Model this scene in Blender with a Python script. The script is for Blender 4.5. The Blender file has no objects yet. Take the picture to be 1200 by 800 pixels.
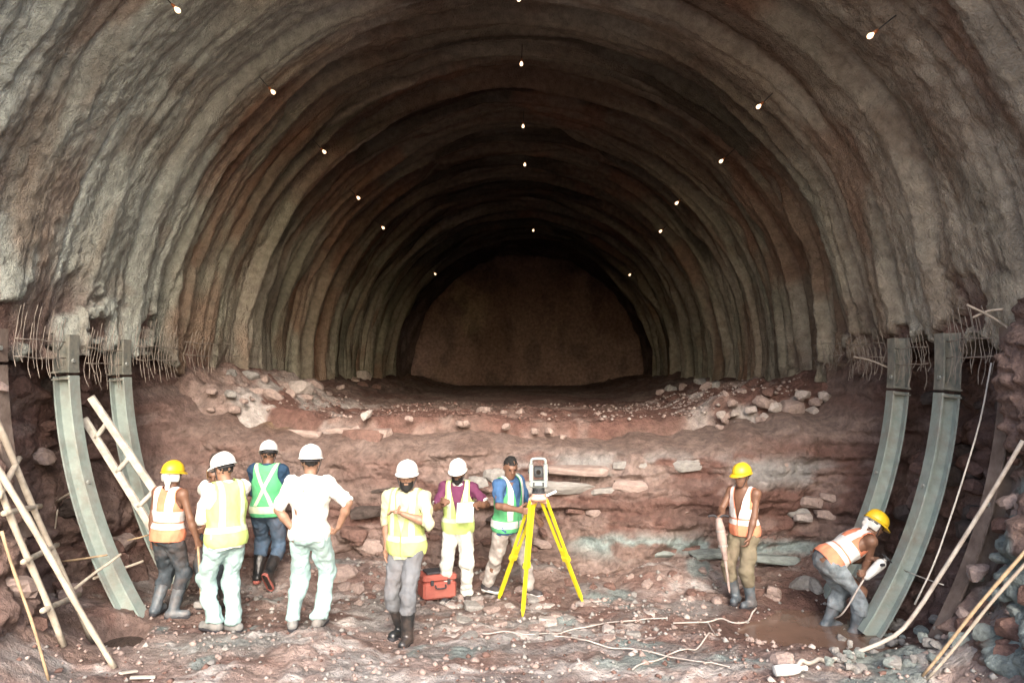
import bpy, math, random
import numpy as np
from mathutils import Vector, Euler
R = math.radians
random.seed(7)
rng = np.random.default_rng(11)
S = bpy.context.scene
COL = S.collection

# ---------------------------------------------------------------- camera, sky, sun, exposure
CAM = np.array([0.0, 0.0, 2.6])
PITCH, YAW, FPX = R(2.64), R(1.85), 867.0
cd = bpy.data.cameras.new('camera'); cam = bpy.data.objects.new('camera', cd); COL.objects.link(cam)
cd.sensor_width = 36; cd.lens = 26.0; cd.clip_start = .05; cd.clip_end = 500
cam.location = CAM; cam.rotation_euler = (R(90) + PITCH, 0, YAW)
S.camera = cam
SUN_EL, SUN_AZ = R(31), R(10)          # the light comes in from behind the viewer
w = bpy.data.worlds.new('World'); S.world = w; w.use_nodes = True
nt = w.node_tree; nt.nodes.clear()
sk = nt.nodes.new('ShaderNodeTexSky'); sk.sky_type = 'NISHITA'; sk.sun_disc = False
sk.sun_elevation = SUN_EL; sk.sun_rotation = math.pi - SUN_AZ
sk.air_density = 1.0; sk.dust_density = 4.0; sk.ozone_density = 1.0
bg = nt.nodes.new('ShaderNodeBackground'); bg.inputs[1].default_value = .15
ow = nt.nodes.new('ShaderNodeOutputWorld')
nt.links.new(sk.outputs[0], bg.inputs[0]); nt.links.new(bg.outputs[0], ow.inputs[0])
sl = bpy.data.lights.new('sun', 'SUN'); sl.energy = .72; sl.angle = R(28); sl.color = (1, .97, .94)
so = bpy.data.objects.new('sun', sl); COL.objects.link(so)
so.rotation_euler = (R(90) - SUN_EL, 0, SUN_AZ); so.location = (2, -12, 12)
S.view_settings.view_transform = 'Standard'; S.view_settings.look = 'None'
S.view_settings.gamma = 1; S.view_settings.use_curve_mapping = False
S.view_settings.exposure = 2.2
S.render.engine = 'CYCLES'
S.cycles.max_bounces = 7; S.cycles.diffuse_bounces = 5; S.cycles.glossy_bounces = 3
S.cycles.sample_clamp_indirect = 4; S.cycles.caustics_reflective = False; S.cycles.caustics_refractive = False
S.cycles.use_denoising = True

# ---------------------------------------------------------------- pixel <-> world (photo pixels, 1200 x 800)
_f = np.array([-math.sin(YAW)*math.cos(PITCH), math.cos(YAW)*math.cos(PITCH), math.sin(PITCH)])
_r = np.array([math.cos(YAW), math.sin(YAW), 0.0]); _u = np.cross(_r, _f)
def ray(px, py):
    return _f + _r*((px-600)/FPX) + _u*((400-py)/FPX)
def at(px, py, Y):
    d = ray(px, py); return CAM + d*(Y/d[1])
def atz(px, py, z=0.0):
    d = ray(px, py); return CAM + d*((z-CAM[2])/d[2])

# ---------------------------------------------------------------- noise
def _h(i, j, k, s):
    n = (i*374761393 + j*668265263 + k*2147483647 + s*1274126177) & 0xffffffff
    n = ((n ^ (n >> 13))*1274126177) & 0xffffffff
    n = ((n ^ (n >> 16))*2246822519) & 0xffffffff
    return ((n ^ (n >> 15)) & 0xffff)/32767.5 - 1.0
def vn(x, y, z, s=0):
    x, y, z = np.broadcast_arrays(np.asarray(x, float), np.asarray(y, float), np.asarray(z, float))
    xi, yi, zi = np.floor(x), np.floor(y), np.floor(z)
    fx, fy, fz = x-xi, y-yi, z-zi
    fx, fy, fz = [t*t*t*(t*(t*6-15)+10) for t in (fx, fy, fz)]
    xi, yi, zi = [t.astype(np.int64) for t in (xi, yi, zi)]
    o = 0
    for a in (0, 1):
        wa = fx if a else 1-fx
        for b in (0, 1):
            wb = wa*(fy if b else 1-fy)
            for c in (0, 1):
                o = o + wb*(fz if c else 1-fz)*_h(xi+a, yi+b, zi+c, s)
    return o
def fbm(x, y, z, oct=4, s=0, g=.5):
    o = 0; a = 1.0; f = 1.0
    for i in range(oct):
        o = o + a*vn(np.asarray(x)*f + 13.7*i, np.asarray(y)*f + 5.1*i, np.asarray(z)*f - 7.3*i, s+i); a *= g; f *= 2.03
    return o
def ss(a, b, x):
    t = np.clip((x-a)/(b-a), 0, 1); return t*t*(3-2*t)
def mix(a, b, t):
    t = np.asarray(t)[..., None]; return np.asarray(a)*(1-t) + np.asarray(b)*t

# ---------------------------------------------------------------- materials
M = {}
def pmat(name, col, rough=.8, var=.2, scale=9, bump=.25, bscale=60, metal=0.0, spec=.3, col2=None, vcol=False, emit=0, bdist=.01, thr=(.35, .7), dirt=0, dcol=(.12, .082, .066), dscale=3.5):
    m = bpy.data.materials.new(name); m.use_nodes = True; M[name] = m
    n = m.node_tree.nodes; l = m.node_tree.links
    b = n['Principled BSDF']
    b.inputs['Roughness'].default_value = rough; b.inputs['Metallic'].default_value = metal
    b.inputs['Specular IOR Level'].default_value = spec
    tc = n.new('ShaderNodeTexCoord')
    nz = n.new('ShaderNodeTexNoise'); nz.inputs['Scale'].default_value = scale; nz.inputs['Detail'].default_value = 6
    nz.inputs['Roughness'].default_value = .62
    l.new(tc.outputs['Object'], nz.inputs['Vector'])
    if vcol:
        at_ = n.new('ShaderNodeAttribute'); at_.attribute_name = 'Col'
        mr = n.new('ShaderNodeMapRange'); mr.inputs[1].default_value = .3; mr.inputs[2].default_value = .72
        mr.inputs[3].default_value = 1-var; mr.inputs[4].default_value = 1+var
        l.new(nz.outputs[0], mr.inputs[0])
        vm = n.new('ShaderNodeVectorMath'); vm.operation = 'SCALE'
        l.new(at_.outputs['Color'], vm.inputs[0]); l.new(mr.outputs[0], vm.inputs['Scale'])
        l.new(vm.outputs[0], b.inputs['Base Color'])
    else:
        c1 = tuple(min(1, c*(1-var)) for c in col); c2 = col2 or tuple(min(1, c*(1+var)) for c in col)
        cr = n.new('ShaderNodeValToRGB'); cr.color_ramp.elements[0].position = thr[0]; cr.color_ramp.elements[1].position = thr[1]
        cr.color_ramp.elements[0].color = (*c1, 1); cr.color_ramp.elements[1].color = (*c2, 1)
        l.new(nz.outputs[0], cr.inputs[0])
        if dirt:
            nd = n.new('ShaderNodeTexNoise'); nd.inputs['Scale'].default_value = dscale; nd.inputs['Detail'].default_value = 7; nd.inputs['Roughness'].default_value = .7
            l.new(tc.outputs['Object'], nd.inputs['Vector'])
            md = n.new('ShaderNodeMapRange'); md.inputs[1].default_value = .46; md.inputs[2].default_value = .70; md.inputs[4].default_value = dirt
            l.new(nd.outputs[0], md.inputs[0]); mx = n.new('ShaderNodeMix'); mx.data_type = 'RGBA'; mx.inputs[7].default_value = (*dcol, 1)
            l.new(md.outputs[0], mx.inputs[0]); l.new(cr.outputs[0], mx.inputs[6]); l.new(mx.outputs[2], b.inputs['Base Color'])
        else: l.new(cr.outputs[0], b.inputs['Base Color'])
    if emit:
        b.inputs['Emission Color'].default_value = (*col, 1); b.inputs['Emission Strength'].default_value = emit
    if bump:
        n2 = n.new('ShaderNodeTexNoise'); n2.inputs['Scale'].default_value = bscale; n2.inputs['Detail'].default_value = 5
        n2.inputs['Roughness'].default_value = .65
        l.new(tc.outputs['Object'], n2.inputs['Vector'])
        bp = n.new('ShaderNodeBump'); bp.inputs['Strength'].default_value = bump; bp.inputs['Distance'].default_value = bdist
        l.new(n2.outputs[0], bp.inputs['Height']); l.new(bp.outputs[0], b.inputs['Normal'])
    return m
pmat('shotcrete', (.3,)*3, .92, .30, 9, 1.0, 40, vcol=True, spec=.2, bdist=.07)
pmat('earth', (.2,)*3, .9, .38, 9, 1.0, 22, vcol=True, spec=.2, bdist=.05)
pmat('stone_red', (.14, .085, .072), .9, .35, 6, .7, 22, spec=.2, bdist=.03)
pmat('stone_pink', (.26, .20, .18), .9, .25, 7, .6, 24, spec=.2, bdist=.02)
pmat('stone_grey', (.22, .21, .20), .88, .25, 7, .6, 24, spec=.25, bdist=.02)
pmat('stone_teal', (.19, .215, .205), .85, .3, 6, .6, 24, spec=.3, bdist=.02)
pmat('stone_dark', (.065, .05, .045), .88, .35, 6, .7, 22, spec=.25, bdist=.03)
pmat('stone_pale', (.32, .28, .262), .9, .2, 8, .5, 26, spec=.2, bdist=.02)
pmat('steel_green', (.245, .30, .275), .55, .16, 5, .15, 80, spec=.4, col2=(.33, .38, .355), dirt=0.75, dcol=(.21, .17, .14), dscale=2.6)
pmat('steel_dirty', (.17, .185, .165), .8, .3, 8, .5, 40, spec=.3, col2=(.27, .25, .21))
pmat('steel_mud', (.15, .11, .092), .9, .3, 5, .8, 18, spec=.2, col2=(.22, .175, .15))
pmat('bolt_metal', (.4, .42, .4), .4, .2, 30, .1, metal=.6)
pmat('bar_metal', (.24, .205, .175), .75, .35, 8, .2, 90, spec=.3)
pmat('bamboo', (.40, .35, .285), .7, .3, 14, .3, 60, spec=.3, dirt=0.5)
pmat('bamboo_dark', (.33, .24, .15), .75, .3, 14, .3, 60, spec=.3)
pmat('plank', (.45, .42, .37), .8, .25, 10, .4, 50, spec=.2, dirt=0.5)
pmat('cable_white', (.36, .32, .295), .7, .25, 10, 0)
pmat('hose_white', (.36, .33, .295), .65, .25, 6, .1, dirt=0.5)
pmat('rope', (.45, .42, .38), .9, .2, 20, .3, 200)
pmat('bulb_core', (1, .66, .38), .3, 0, emit=.8, bump=0)
pmat('bulb_socket', (.32, .12, .05), .6, .2, 20, .1)
pmat('black_wire', (.03, .03, .03), .7, .2, 20, 0)
pmat('skin_brown', (.145, .076, .05), .5, .14, 30, .12, 200, spec=.4)
pmat('skin_tan', (.22, .125, .085), .5, .12, 30, .12, 200, spec=.4)
pmat('hair_black', (.006, .0055, .0055), .75, .3, 60, .6, 160, spec=.4)
pmat('eye_white', (.5, .48, .45), .3, .1, 20, 0); pmat('eye_dark', (.01, .008, .007), .2, .1, 20, 0)
pmat('lip', (.2, .08, .065), .5, .1, 20, 0)
pmat('helmet_white', (.66, .66, .65), .35, .05, 12, .05, 60, spec=.5)
pmat('helmet_yellow', (.60, .39, .016), .4, .12, 10, .08, 60, spec=.5, dirt=0.3)
pmat('strap_dark', (.03, .03, .035), .7, .2, 30, 0)
pmat('fab_white', (.58, .58, .55), .9, .06, 9, .3, 180, spec=.15, dirt=0.35)
pmat('fab_cream', (.45, .44, .30), .9, .08, 9, .3, 180, spec=.15, dirt=0.35)
pmat('fab_lime', (.44, .56, .18), .85, .1, 6, .3, 220, spec=.2, dirt=0.3)
pmat('fab_paleyellow', (.42, .49, .16), .85, .08, 6, .3, 220, spec=.2, dirt=0.3)
pmat('fab_green', (.085, .36, .16), .85, .12, 6, .3, 220, spec=.2, dirt=0.3)
pmat('fab_orange', (.62, .215, .125), .85, .12, 6, .3, 220, spec=.2, dirt=0.45)
pmat('reflective', (.56, .56, .56), .55, .1, 12, .1, 200, spec=.5, dirt=0.3)
pmat('reflective_lime', (.50, .55, .38), .55, .1, 12, .1, 200, spec=.5)
pmat('fab_purple', (.105, .030, .068), .9, .12, 8, .3, 180, spec=.15)
pmat('fab_blue', (.045, .10, .21), .9, .15, 8, .3, 180, spec=.15)
pmat('fab_navy', (.02, .045, .085), .9, .2, 8, .3, 180, spec=.15)
pmat('fab_darktop', (.05, .045, .045), .9, .2, 8, .3, 180, spec=.15)
pmat('jean_pale', (.29, .41, .41), .9, .1, 5, .35, 160, spec=.12, dirt=0.45)
pmat('jean_blue', (.085, .13, .19), .9, .25, 5, .35, 160, spec=.12, dirt=0.5)
pmat('jean_dark', (.035, .045, .055), .9, .35, 5, .35, 160, spec=.12, col2=(.075, .09, .105), dirt=0.6)
pmat('jean_wet', (.13, .16, .18), .75, .35, 6, .35, 160, spec=.25, col2=(.27, .31, .34), dirt=0.6)
pmat('trouser_grey', (.125, .132, .145), .9, .15, 5, .3, 160, spec=.12, dirt=0.4)
pmat('trouser_white', (.47, .48, .45), .9, .08, 5, .3, 160, spec=.12, dirt=0.4)
pmat('trouser_beige', (.32, .295, .28), .9, .12, 5, .3, 160, spec=.12, dirt=0.5)
pmat('trouser_khaki', (.15, .13, .092), .9, .2, 5, .3, 160, spec=.12, dirt=0.5)
pmat('boot_black', (.018, .02, .022), .3, .3, 8, .1, 60, spec=.5, dirt=0.5)
pmat('boot_blue', (.06, .08, .10), .45, .4, 8, .2, 60, spec=.4, col2=(.13, .155, .175), dirt=0.7)
pmat('sole_red', (.36, .12, .10), .7, .2, 20, .2)
pmat('shoe_grey', (.17, .17, .165), .8, .3, 14, .2, 80, dirt=0.6)
pmat('shoe_dark', (.035, .035, .04), .6, .3, 14, .2, 80, dirt=0.5)
pmat('ochre_cloth', (.24, .14, .035), .9, .2, 10, .3, 180)
pmat('cloth_white', (.46, .45, .43), .9, .12, 10, .3, 180)
pmat('paper', (.62, .62, .62), .8, .03, 8, 0)
pmat('tripod_yellow', (.58, .49, .014), .45, .08, 10, .05, 60, spec=.4, dirt=0.2)
pmat('tripod_head', (.62, .36, .28), .6, .15, 14, .1, dirt=0.3)
pmat('station_body', (.27, .31, .30), .45, .1, 14, .05)
pmat('station_dark', (.045, .05, .055), .4, .2, 14, .05)
pmat('case_red', (.25, .065, .05), .5, .15, 8, .15, 50, spec=.4, dirt=0.4)
pmat('tool_pale', (.29, .22, .20), .6, .25, 10, .15, 60, dirt=0.4)
pmat('tool_metal', (.30, .29, .28), .5, .25, 20, .1, metal=.4)
pmat('white_plastic', (.5, .5, .49), .5, .1, 10, .05)

# ---------------------------------------------------------------- mesh helpers
def mk(name, V, F, mat, parent=None, smooth=True, col=None, link=True):
    V = np.asarray(V, np.float32)
    me = bpy.data.meshes.new(name)
    if isinstance(F, np.ndarray):
        nf, k = F.shape
        me.vertices.add(len(V)); me.vertices.foreach_set('co', V.ravel())
        me.loops.add(nf*k); me.loops.foreach_set('vertex_index', F.astype(np.int32).ravel())
        me.polygons.add(nf)
        me.polygons.foreach_set('loop_start', np.arange(0, nf*k, k, dtype=np.int32))
        me.polygons.foreach_set('loop_total', np.full(nf, k, np.int32))
        me.update(calc_edges=True); me.validate()
    else:
        me.from_pydata([tuple(map(float, v)) for v in V], [], F); me.update()
    if smooth: me.shade_smooth()
    if col is not None:
        a = me.color_attributes.new('Col', 'FLOAT_COLOR', 'POINT')
        c = np.ones((len(V), 4), np.float32); c[:, :3] = col
        a.data.foreach_set('color', c.ravel())
    me.materials.append(M[mat])
    o = bpy.data.objects.new(name, me); COL.objects.link(o)
    if parent is not None: o.parent = parent
    return o
def grid_faces(nr, nc):
    i = np.arange(nr*nc).reshape(nr, nc)
    return np.stack([i[:-1, :-1], i[:-1, 1:], i[1:, 1:], i[1:, :-1]], -1).reshape(-1, 4)
class MB:
    def __init__(s): s.v = []; s.f = []
    def add(s, V, F):
        o = len(s.v); s.v += [tuple(map(float, p)) for p in V]; s.f += [tuple(int(i)+o for i in f) for f in F]; return s
    def box(s, c, h, ax=None):
        ax = np.eye(3) if ax is None else np.asarray(ax); c = np.asarray(c, float)
        P = [c + ax[0]*h[0]*a + ax[1]*h[1]*b + ax[2]*h[2]*d for a in (-1, 1) for b in (-1, 1) for d in (-1, 1)]
        return s.add(P, [(0, 1, 3, 2), (4, 6, 7, 5), (0, 4, 5, 1), (2, 3, 7, 6), (0, 2, 6, 4), (1, 5, 7, 3)])
    def cbox(s, c, h, ax=None, b=.01):
        "box with chamfered edges"
        ax = np.eye(3) if ax is None else np.asarray(ax); c = np.asarray(c, float); V = []
        prof = [(-1, b), (-1+b/h[2], 0), (1-b/h[2], 0), (1, b)]
        for zz, ins in prof:
            x, y = h[0]-ins, h[1]-ins; e = b
            for (sx, sy) in ((x-e, -y), (x, -y+e), (x, y-e), (x-e, y), (-x+e, y), (-x, y-e), (-x, -y+e), (-x+e, -y)):
                V.append(c + ax[0]*sx + ax[1]*sy + ax[2]*h[2]*zz)
        F = [tuple(range(7, -1, -1)), tuple(range(24, 32))]
        for r in range(3):
            for i in range(8): F.append((r*8+i, r*8+(i+1) % 8, (r+1)*8+(i+1) % 8, (r+1)*8+i))
        return s.add(V, F)
    def tube(s, P, rad, n=8, cap=True):
        P = np.asarray(P, float); m = len(P); rad = np.broadcast_to(np.asarray(rad, float), (m,)); V = []
        T = np.gradient(P, axis=0); T /= np.linalg.norm(T, axis=1)[:, None]+1e-9
        up = np.array([0, 0, 1.]) if abs(T[0][2]) < .9 else np.array([1., 0, 0])
        a = np.cross(T[0], up); a /= np.linalg.norm(a)
        for i in range(m):
            a = a - T[i]*np.dot(a, T[i]); a /= np.linalg.norm(a); b = np.cross(T[i], a)
            for k in range(n):
                t = 2*math.pi*k/n; V.append(P[i] + (a*math.cos(t) + b*math.sin(t))*rad[i])
        F = [(i*n+k, i*n+(k+1) % n, (i+1)*n+(k+1) % n, (i+1)*n+k) for i in range(m-1) for k in range(n)]
        if cap: F += [tuple(range(n-1, -1, -1)), tuple(range((m-1)*n, m*n))]
        return s.add(V, F)
    def build(s, name, mat, parent=None, smooth=False, origin=None):
        V = np.array(s.v)
        if origin is not None: V = V - np.asarray(origin)
        elif parent is not None:
            q = parent
            while q is not None: V = V - np.array(q.location); q = q.parent
        o = mk(name, V, s.f, mat, parent, smooth)
        if origin is not None and parent is None: o.location = origin
        return o
def tag(o, label, cat, group=None):
    o['label'] = label; o['category'] = cat
    if group: o['group'] = group
    return o
def empty(name, loc, label, cat, group=None):
    o = bpy.data.objects.new(name, None); COL.objects.link(o); o.location = tuple(map(float, loc)); o.empty_display_size = .1
    return tag(o, label, cat, group)
def struct(o, kind='structure'):
    o['kind'] = kind; return o
def smooth_angle(o, a=35):
    me = o.data; me.shade_smooth()
    try: me.set_sharp_from_angle(angle=R(a))
    except Exception: pass
def curve_pts(P, n=12):
    "Catmull-Rom through the points"
    P = np.asarray(P, float); Q = np.vstack([2*P[0]-P[1], P, 2*P[-1]-P[-2]]); o = []
    for i in range(len(P)-1):
        a, b, c, d = Q[i:i+4]
        for t in np.linspace(0, 1, n, endpoint=False):
            o.append(.5*(2*b + (c-a)*t + (2*a-5*b+4*c-d)*t*t + (3*b-a-3*c+d)*t**3))
    o.append(P[-1]); return np.array(o)

# ================================================================ THE PLACE
CX, CZ, RAD = -.40, 2.95, 4.70          # the tunnel's circle (its axis runs along +y)
VS = 1.09                               # the section is stretched downwards below the springing
def halfw(z, r): return r*np.sqrt(np.maximum(1-((CZ-np.minimum(z, CZ))/(VS*r))**2, .05))
Y0, Y1, YF = 4.8, 27.0, 31.0
def ground_z(x, y):
    x = np.asarray(x, float); y = np.asarray(y, float)
    z = .14*ss(8.2, 6.2, y) + .05*fbm(x*.9, y*.9, 0, 3, 5) + .030*fbm(x*3.2, y*3.2, 0, 3, 15)
    q = np.abs(x-CX)
    z = z + .75*ss(3.35, 4.9, q)*ss(7.3, 6.2, y) + .25*ss(3.6, 4.9, q)
    z = z + .22*ss(8.7, 9.6, y)*(.7+.5*vn(x*1.3, 0, 3))
    fine = ss(4.2, 5.2, y)
    z = z + fine*.040*(np.abs(fbm(x*5.5, y*5.5, 1.5, 3, 31))-.25)
    blk = vn(np.floor(x*6+vn(x*5, y*5, 0, 3)), np.floor(y*4+vn(x*5, y*5, 4, 3)), 0, 77)*.5+.5
    z = z + fine*.026*blk*ss(-.1, .5, vn(x*.9, y*.9, 2, 8))
    pd = np.hypot((x-3.15)/.92, (y-7.85)/.92) + .10*vn(x*2, y*2, 9)
    z = np.where(pd < 2.2, np.maximum(z, -.035), z) - .22*ss(1.2, .7, pd)
    pd2 = np.hypot((x+4.15)/.32, (y-7.25)/.45) + .2*vn(x*3, y*3, 4)
    z = z - .28*ss(1.2, .6, pd2)
    return z
def gz(x, y): return float(ground_z(x, y))
RED = np.array([.128, .070, .058]); BRN = np.array([.150, .104, .090]); PNK = np.array([.235, .178, .160]); PAL = np.array([.36, .33, .315])
GRY = np.array([.21, .20, .195]); TEA = np.array([.15, .185, .18]); DRK = np.array([.055, .041, .037])

def build_ground():
    ys = np.concatenate([np.linspace(-60, 3.4, 40), np.linspace(3.5, 10.8, 300)])
    xs = np.concatenate([np.linspace(-40, -5.9, 14), np.linspace(-5.8, 5.0, 400), np.linspace(5.1, 40, 14)])
    X, Y = np.meshgrid(xs, ys)
    Z = ground_z(X, Y)
    V = np.stack([X, Y, Z], -1).reshape(-1, 3)
    n1 = fbm(X*.7, Y*1.3, 3, 4, 41); n2 = fbm(X*2.2, Y*4.5, 8, 4, 51); n3 = fbm(X*6, Y*10, 8, 3, 58)
    c = mix(BRN*1.0, PNK*1.02, ss(-.5, .5, n1+.4*n2))
    pale = ss(.05, .55, n2*.8+n1*.4+.9*np.exp(-((X-.1)/1.5)**2-((Y-7.6)/.75)**2)+.75*np.exp(-((X+.3)/1.6)**2-((Y-6.3)/.35)**2)-.12)
    c = mix(c, PAL*1.0, pale*.85*ss(-.5, .3, n3))
    c = mix(c, GRY*.8, ss(.25, .7, fbm(X*1.1, Y*2, 20, 4, 61))*.7)
    c = mix(c, RED, ss(.2, .7, fbm(X*1.5, Y*2.5, 30, 3, 71))*.6)
    pd = np.hypot((X-3.12)/1.02, (Y-7.85)/1.02)+.15*n1; c = mix(c, RED*.62, ss(1.4, .85, pd)*.9)
    c = mix(c, TEA*1.05, ss(.2, .6, fbm(X*2, Y*2, 44, 3, 80)+1.3*np.exp(-((X-3.3)/.8)**2-((Y-6.7)/.5)**2)-.5)*.8)
    c = mix(c, TEA*.8+.03, .7*np.exp(-((X+3.0)/.5)**2-((Y-6.9)/.3)**2))
    o = mk('ground', V, grid_faces(len(ys), len(xs)), 'earth', col=c.reshape(-1, 3)); return struct(o)
ground = build_ground()

# ---- shotcrete lining: undulating rings of sprayed concrete over the ribs
RIBS = [4.75, 5.8, 6.85, 7.9, 8.95]
def rib_phase(y):                       # 0 at a rib, rings 1.05 m apart
    return (y-6.85)/1.05
def lining_disp(TH, Y):
    "inward offset (positive = towards the axis)"
    a = TH*RAD
    ybend = Y + .30*vn(2.5, Y*.55, 7, 99) + .15*vn(a*.42, Y*.35, 1, 101) + .03*vn(a*1.3, Y*.6, 4, 102)
    ph = rib_phase(ybend); k = np.floor(ph); fr = ph-k
    amp = .85 + .75*vn(k*1.7+.3, a*.16, 3, 103)
    ridge = np.where(fr < .2, ss(-.02, .2, fr)*1.0, 1-ss(.2, 1.02, fr)**.75)
    near = ss(10.3, 9.0, Y)
    d = (.23 - .15*near)*amp*(ridge-.45) - .07*near*np.exp(-((fr-.93)/.055)**2)*ss(-.5, .3, vn(a*.35, k, 6, 107))
    # folds and creases running round the arch, like wood grain
    w1 = fbm(a*.20, ybend*3.4, 5, 3, 111); w2 = fbm(a*.36, ybend*8.5, 9, 3, 121)
    d = d + (.085 - .07*near)*w1 + (.05 - .045*near)*w2
    cr1 = ss(.0, .28, np.abs(fbm(a*.15, ybend*1.9, 15, 2, 131))); cr2 = ss(.0, .34, np.abs(fbm(a*.26, ybend*4.3, 19, 2, 133)))
    d = d - (.17-.13*near)*(1-cr1) - (.075-.068*near)*(1-cr2)
    d = d + .04*fbm(a*.8, Y*.8, 2, 3, 141)
    return d, fr, w1, w2
def build_lining():
    nr, nc = 700, 430
    ys = Y0*(Y1/Y0)**np.linspace(0, 1, nr)
    def bottom(side):
        zb = 2.94 + .12*fbm(ys*1.4, side, 0, 3, 7) + .13*fbm(ys*6, side, 2, 3, 8)
        zb = zb - .05*side
        return zb - .80*ss(9.6, 12.5, ys)
    th0 = np.arcsin((bottom(0)-CZ)/RAD); th1 = math.pi - np.arcsin((bottom(1)-CZ)/RAD)
    t = np.linspace(0, 1, nc)
    # theta 0 = right springing, pi = left springing
    TH = th0[:, None] + (th1-th0)[:, None]*t[None]
    Y = np.repeat(ys[:, None], nc, 1)
    d, fr, w1, w2 = lining_disp(TH, Y)
    a = TH*RAD
    lump = fbm(a*7, Y*7, 3, 4, 151, .6)
    fine = .011*lump*ss(30, 9, Y)+.012*fbm(a*17, Y*17, 3, 2, 155)*ss(14, 8, Y)
    hb = np.minimum((TH-th0[:, None]), (th1[:, None]-TH))*RAD      # height above the broken bottom edge
    patch = ss(.02, .16, fbm(Y*2.0, a*2.4, 5, 4, 157)) * ss(.95, .25, hb+.25*vn(Y*1.5, a, 2, 159)) * ss(15, 11, Y)
    Rr = RAD - d - fine + .11*patch + .05*ss(.30, .0, hb)*fbm(Y*7, a*7, 1, 3, 158)
    X = CX + Rr*np.cos(TH); Z = CZ + Rr*np.sin(TH)
    # colours
    side = np.cos(TH)            # 1 right, -1 left
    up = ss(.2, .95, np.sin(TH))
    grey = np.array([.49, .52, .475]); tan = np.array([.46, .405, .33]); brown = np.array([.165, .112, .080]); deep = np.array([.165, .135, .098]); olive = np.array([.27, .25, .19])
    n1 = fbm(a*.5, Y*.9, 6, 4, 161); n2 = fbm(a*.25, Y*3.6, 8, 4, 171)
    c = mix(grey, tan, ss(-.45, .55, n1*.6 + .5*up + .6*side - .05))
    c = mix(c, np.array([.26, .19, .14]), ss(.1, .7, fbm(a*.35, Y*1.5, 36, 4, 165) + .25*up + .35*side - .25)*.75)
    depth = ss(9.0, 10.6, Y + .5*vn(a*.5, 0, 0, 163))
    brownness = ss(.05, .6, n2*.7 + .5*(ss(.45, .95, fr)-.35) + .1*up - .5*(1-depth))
    inner = mix(mix(olive, tan*.75, ss(-.4, .5, n1)), deep, ss(.25, .95, up + .4*n1 + .3*n2))  # darker inside and at the crown: the weaker light there is put into the colour
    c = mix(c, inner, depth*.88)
    c = mix(c, brown*(.75+.25*(1-up))[..., None], brownness*.8)  # brown dimmed with height, crown shade painted in
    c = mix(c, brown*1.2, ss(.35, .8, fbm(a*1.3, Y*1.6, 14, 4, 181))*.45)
    c = mix(c, c*.30, ss(.12, .6, fbm(a*.26, Y*2.4, 17, 3, 185)+.30*up-.1)*.85*depth)  # damp streaks, thickened towards the crown to paint in its shade
    c = mix(c, c*.6, ss(.3, .8, fbm(a*.9, Y*1.3, 27, 4, 187)+.3*up-.1)*.6*(1-depth))  # damp patches, more of them high up as painted crown shade
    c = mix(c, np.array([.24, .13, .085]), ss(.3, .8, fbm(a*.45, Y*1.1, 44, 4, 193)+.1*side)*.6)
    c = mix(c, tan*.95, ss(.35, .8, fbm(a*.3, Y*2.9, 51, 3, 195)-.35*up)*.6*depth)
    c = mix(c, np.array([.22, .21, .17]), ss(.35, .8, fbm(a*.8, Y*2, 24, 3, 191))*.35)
    c = mix(c, mix(RED*1.2, BRN*1.2, ss(-.4, .4, n1)), patch*.9)
    # broken lip that turns outwards at both bottom edges
    def lip(j, sgn):
        cols = []
        for q, (dr, dz) in enumerate(((.05, -.02), (.16, .02), (.42, .10), (.85, .25))):
            rr = Rr[:, j] + dr
            cols.append((CX + rr*np.cos(TH[:, j]), ys, Z[:, j]+dz+.03*vn(ys*9, q, sgn, 3)))
        return cols
    L0 = lip(0, 0)[::-1]; L1 = lip(-1, 1)
    XX = np.column_stack([p[0] for p in L0]+[X]+[p[0] for p in L1])
    YY = np.column_stack([p[1] for p in L0]+[Y]+[p[1] for p in L1])
    ZZ = np.column_stack([p[2] for p in L0]+[Z]+[p[2] for p in L1])
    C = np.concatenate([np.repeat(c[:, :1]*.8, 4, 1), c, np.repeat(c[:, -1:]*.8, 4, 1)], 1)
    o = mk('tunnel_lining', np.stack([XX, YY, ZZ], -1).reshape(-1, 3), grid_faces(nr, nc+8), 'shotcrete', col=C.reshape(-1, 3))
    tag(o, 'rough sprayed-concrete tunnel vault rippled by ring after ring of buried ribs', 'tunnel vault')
    # hillside round the portal, out of view, added to stop sky light leaking behind the lining
    nth, nrr = 160, 30
    th = np.linspace(-.1, math.pi+.1, nth); rr = np.concatenate([[4.62], np.linspace(4.9, 13, nrr-1)])
    T, Q = np.meshgrid(th, rr)
    Yh = Y0 + .06 - .25*(Q-4.6)*0 + .12*fbm(T*4, Q, 0, 3, 9)*ss(4.7, 5.4, Q) - .5*ss(5, 12, Q)
    V = np.stack([CX+Q*np.cos(T)*(1.0), Yh, np.where(np.sin(T) < 0, CZ+Q*np.sin(T)*3, CZ+Q*np.sin(T))], -1).reshape(-1, 3)
    h = mk('unseen_hillside', V, grid_faces(nrr, nth), 'earth', col=np.tile(BRN, (len(V), 1))); struct(h)
    # dark unlined rock ring in front of the face
    nr2, nc2 = 60, 260
    ys2 = np.linspace(Y1-.6, YF+.7, nr2); th = np.linspace(-.22, math.pi+.22, nc2); T, Yq = np.meshgrid(th, ys2)
    rq = 4.98 - .22*ss(27.6, 31, Yq) + .12*fbm(T*5, Yq*1.6, 0, 4, 201)
    V = np.stack([CX+rq*np.cos(T), Yq, CZ+rq*np.sin(T)], -1).reshape(-1, 3)
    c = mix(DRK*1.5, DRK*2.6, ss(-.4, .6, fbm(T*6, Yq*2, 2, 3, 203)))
    o = mk('excavated_ring', V, grid_faces(nr2, nc2), 'earth', col=c.reshape(-1, 3))
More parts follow.
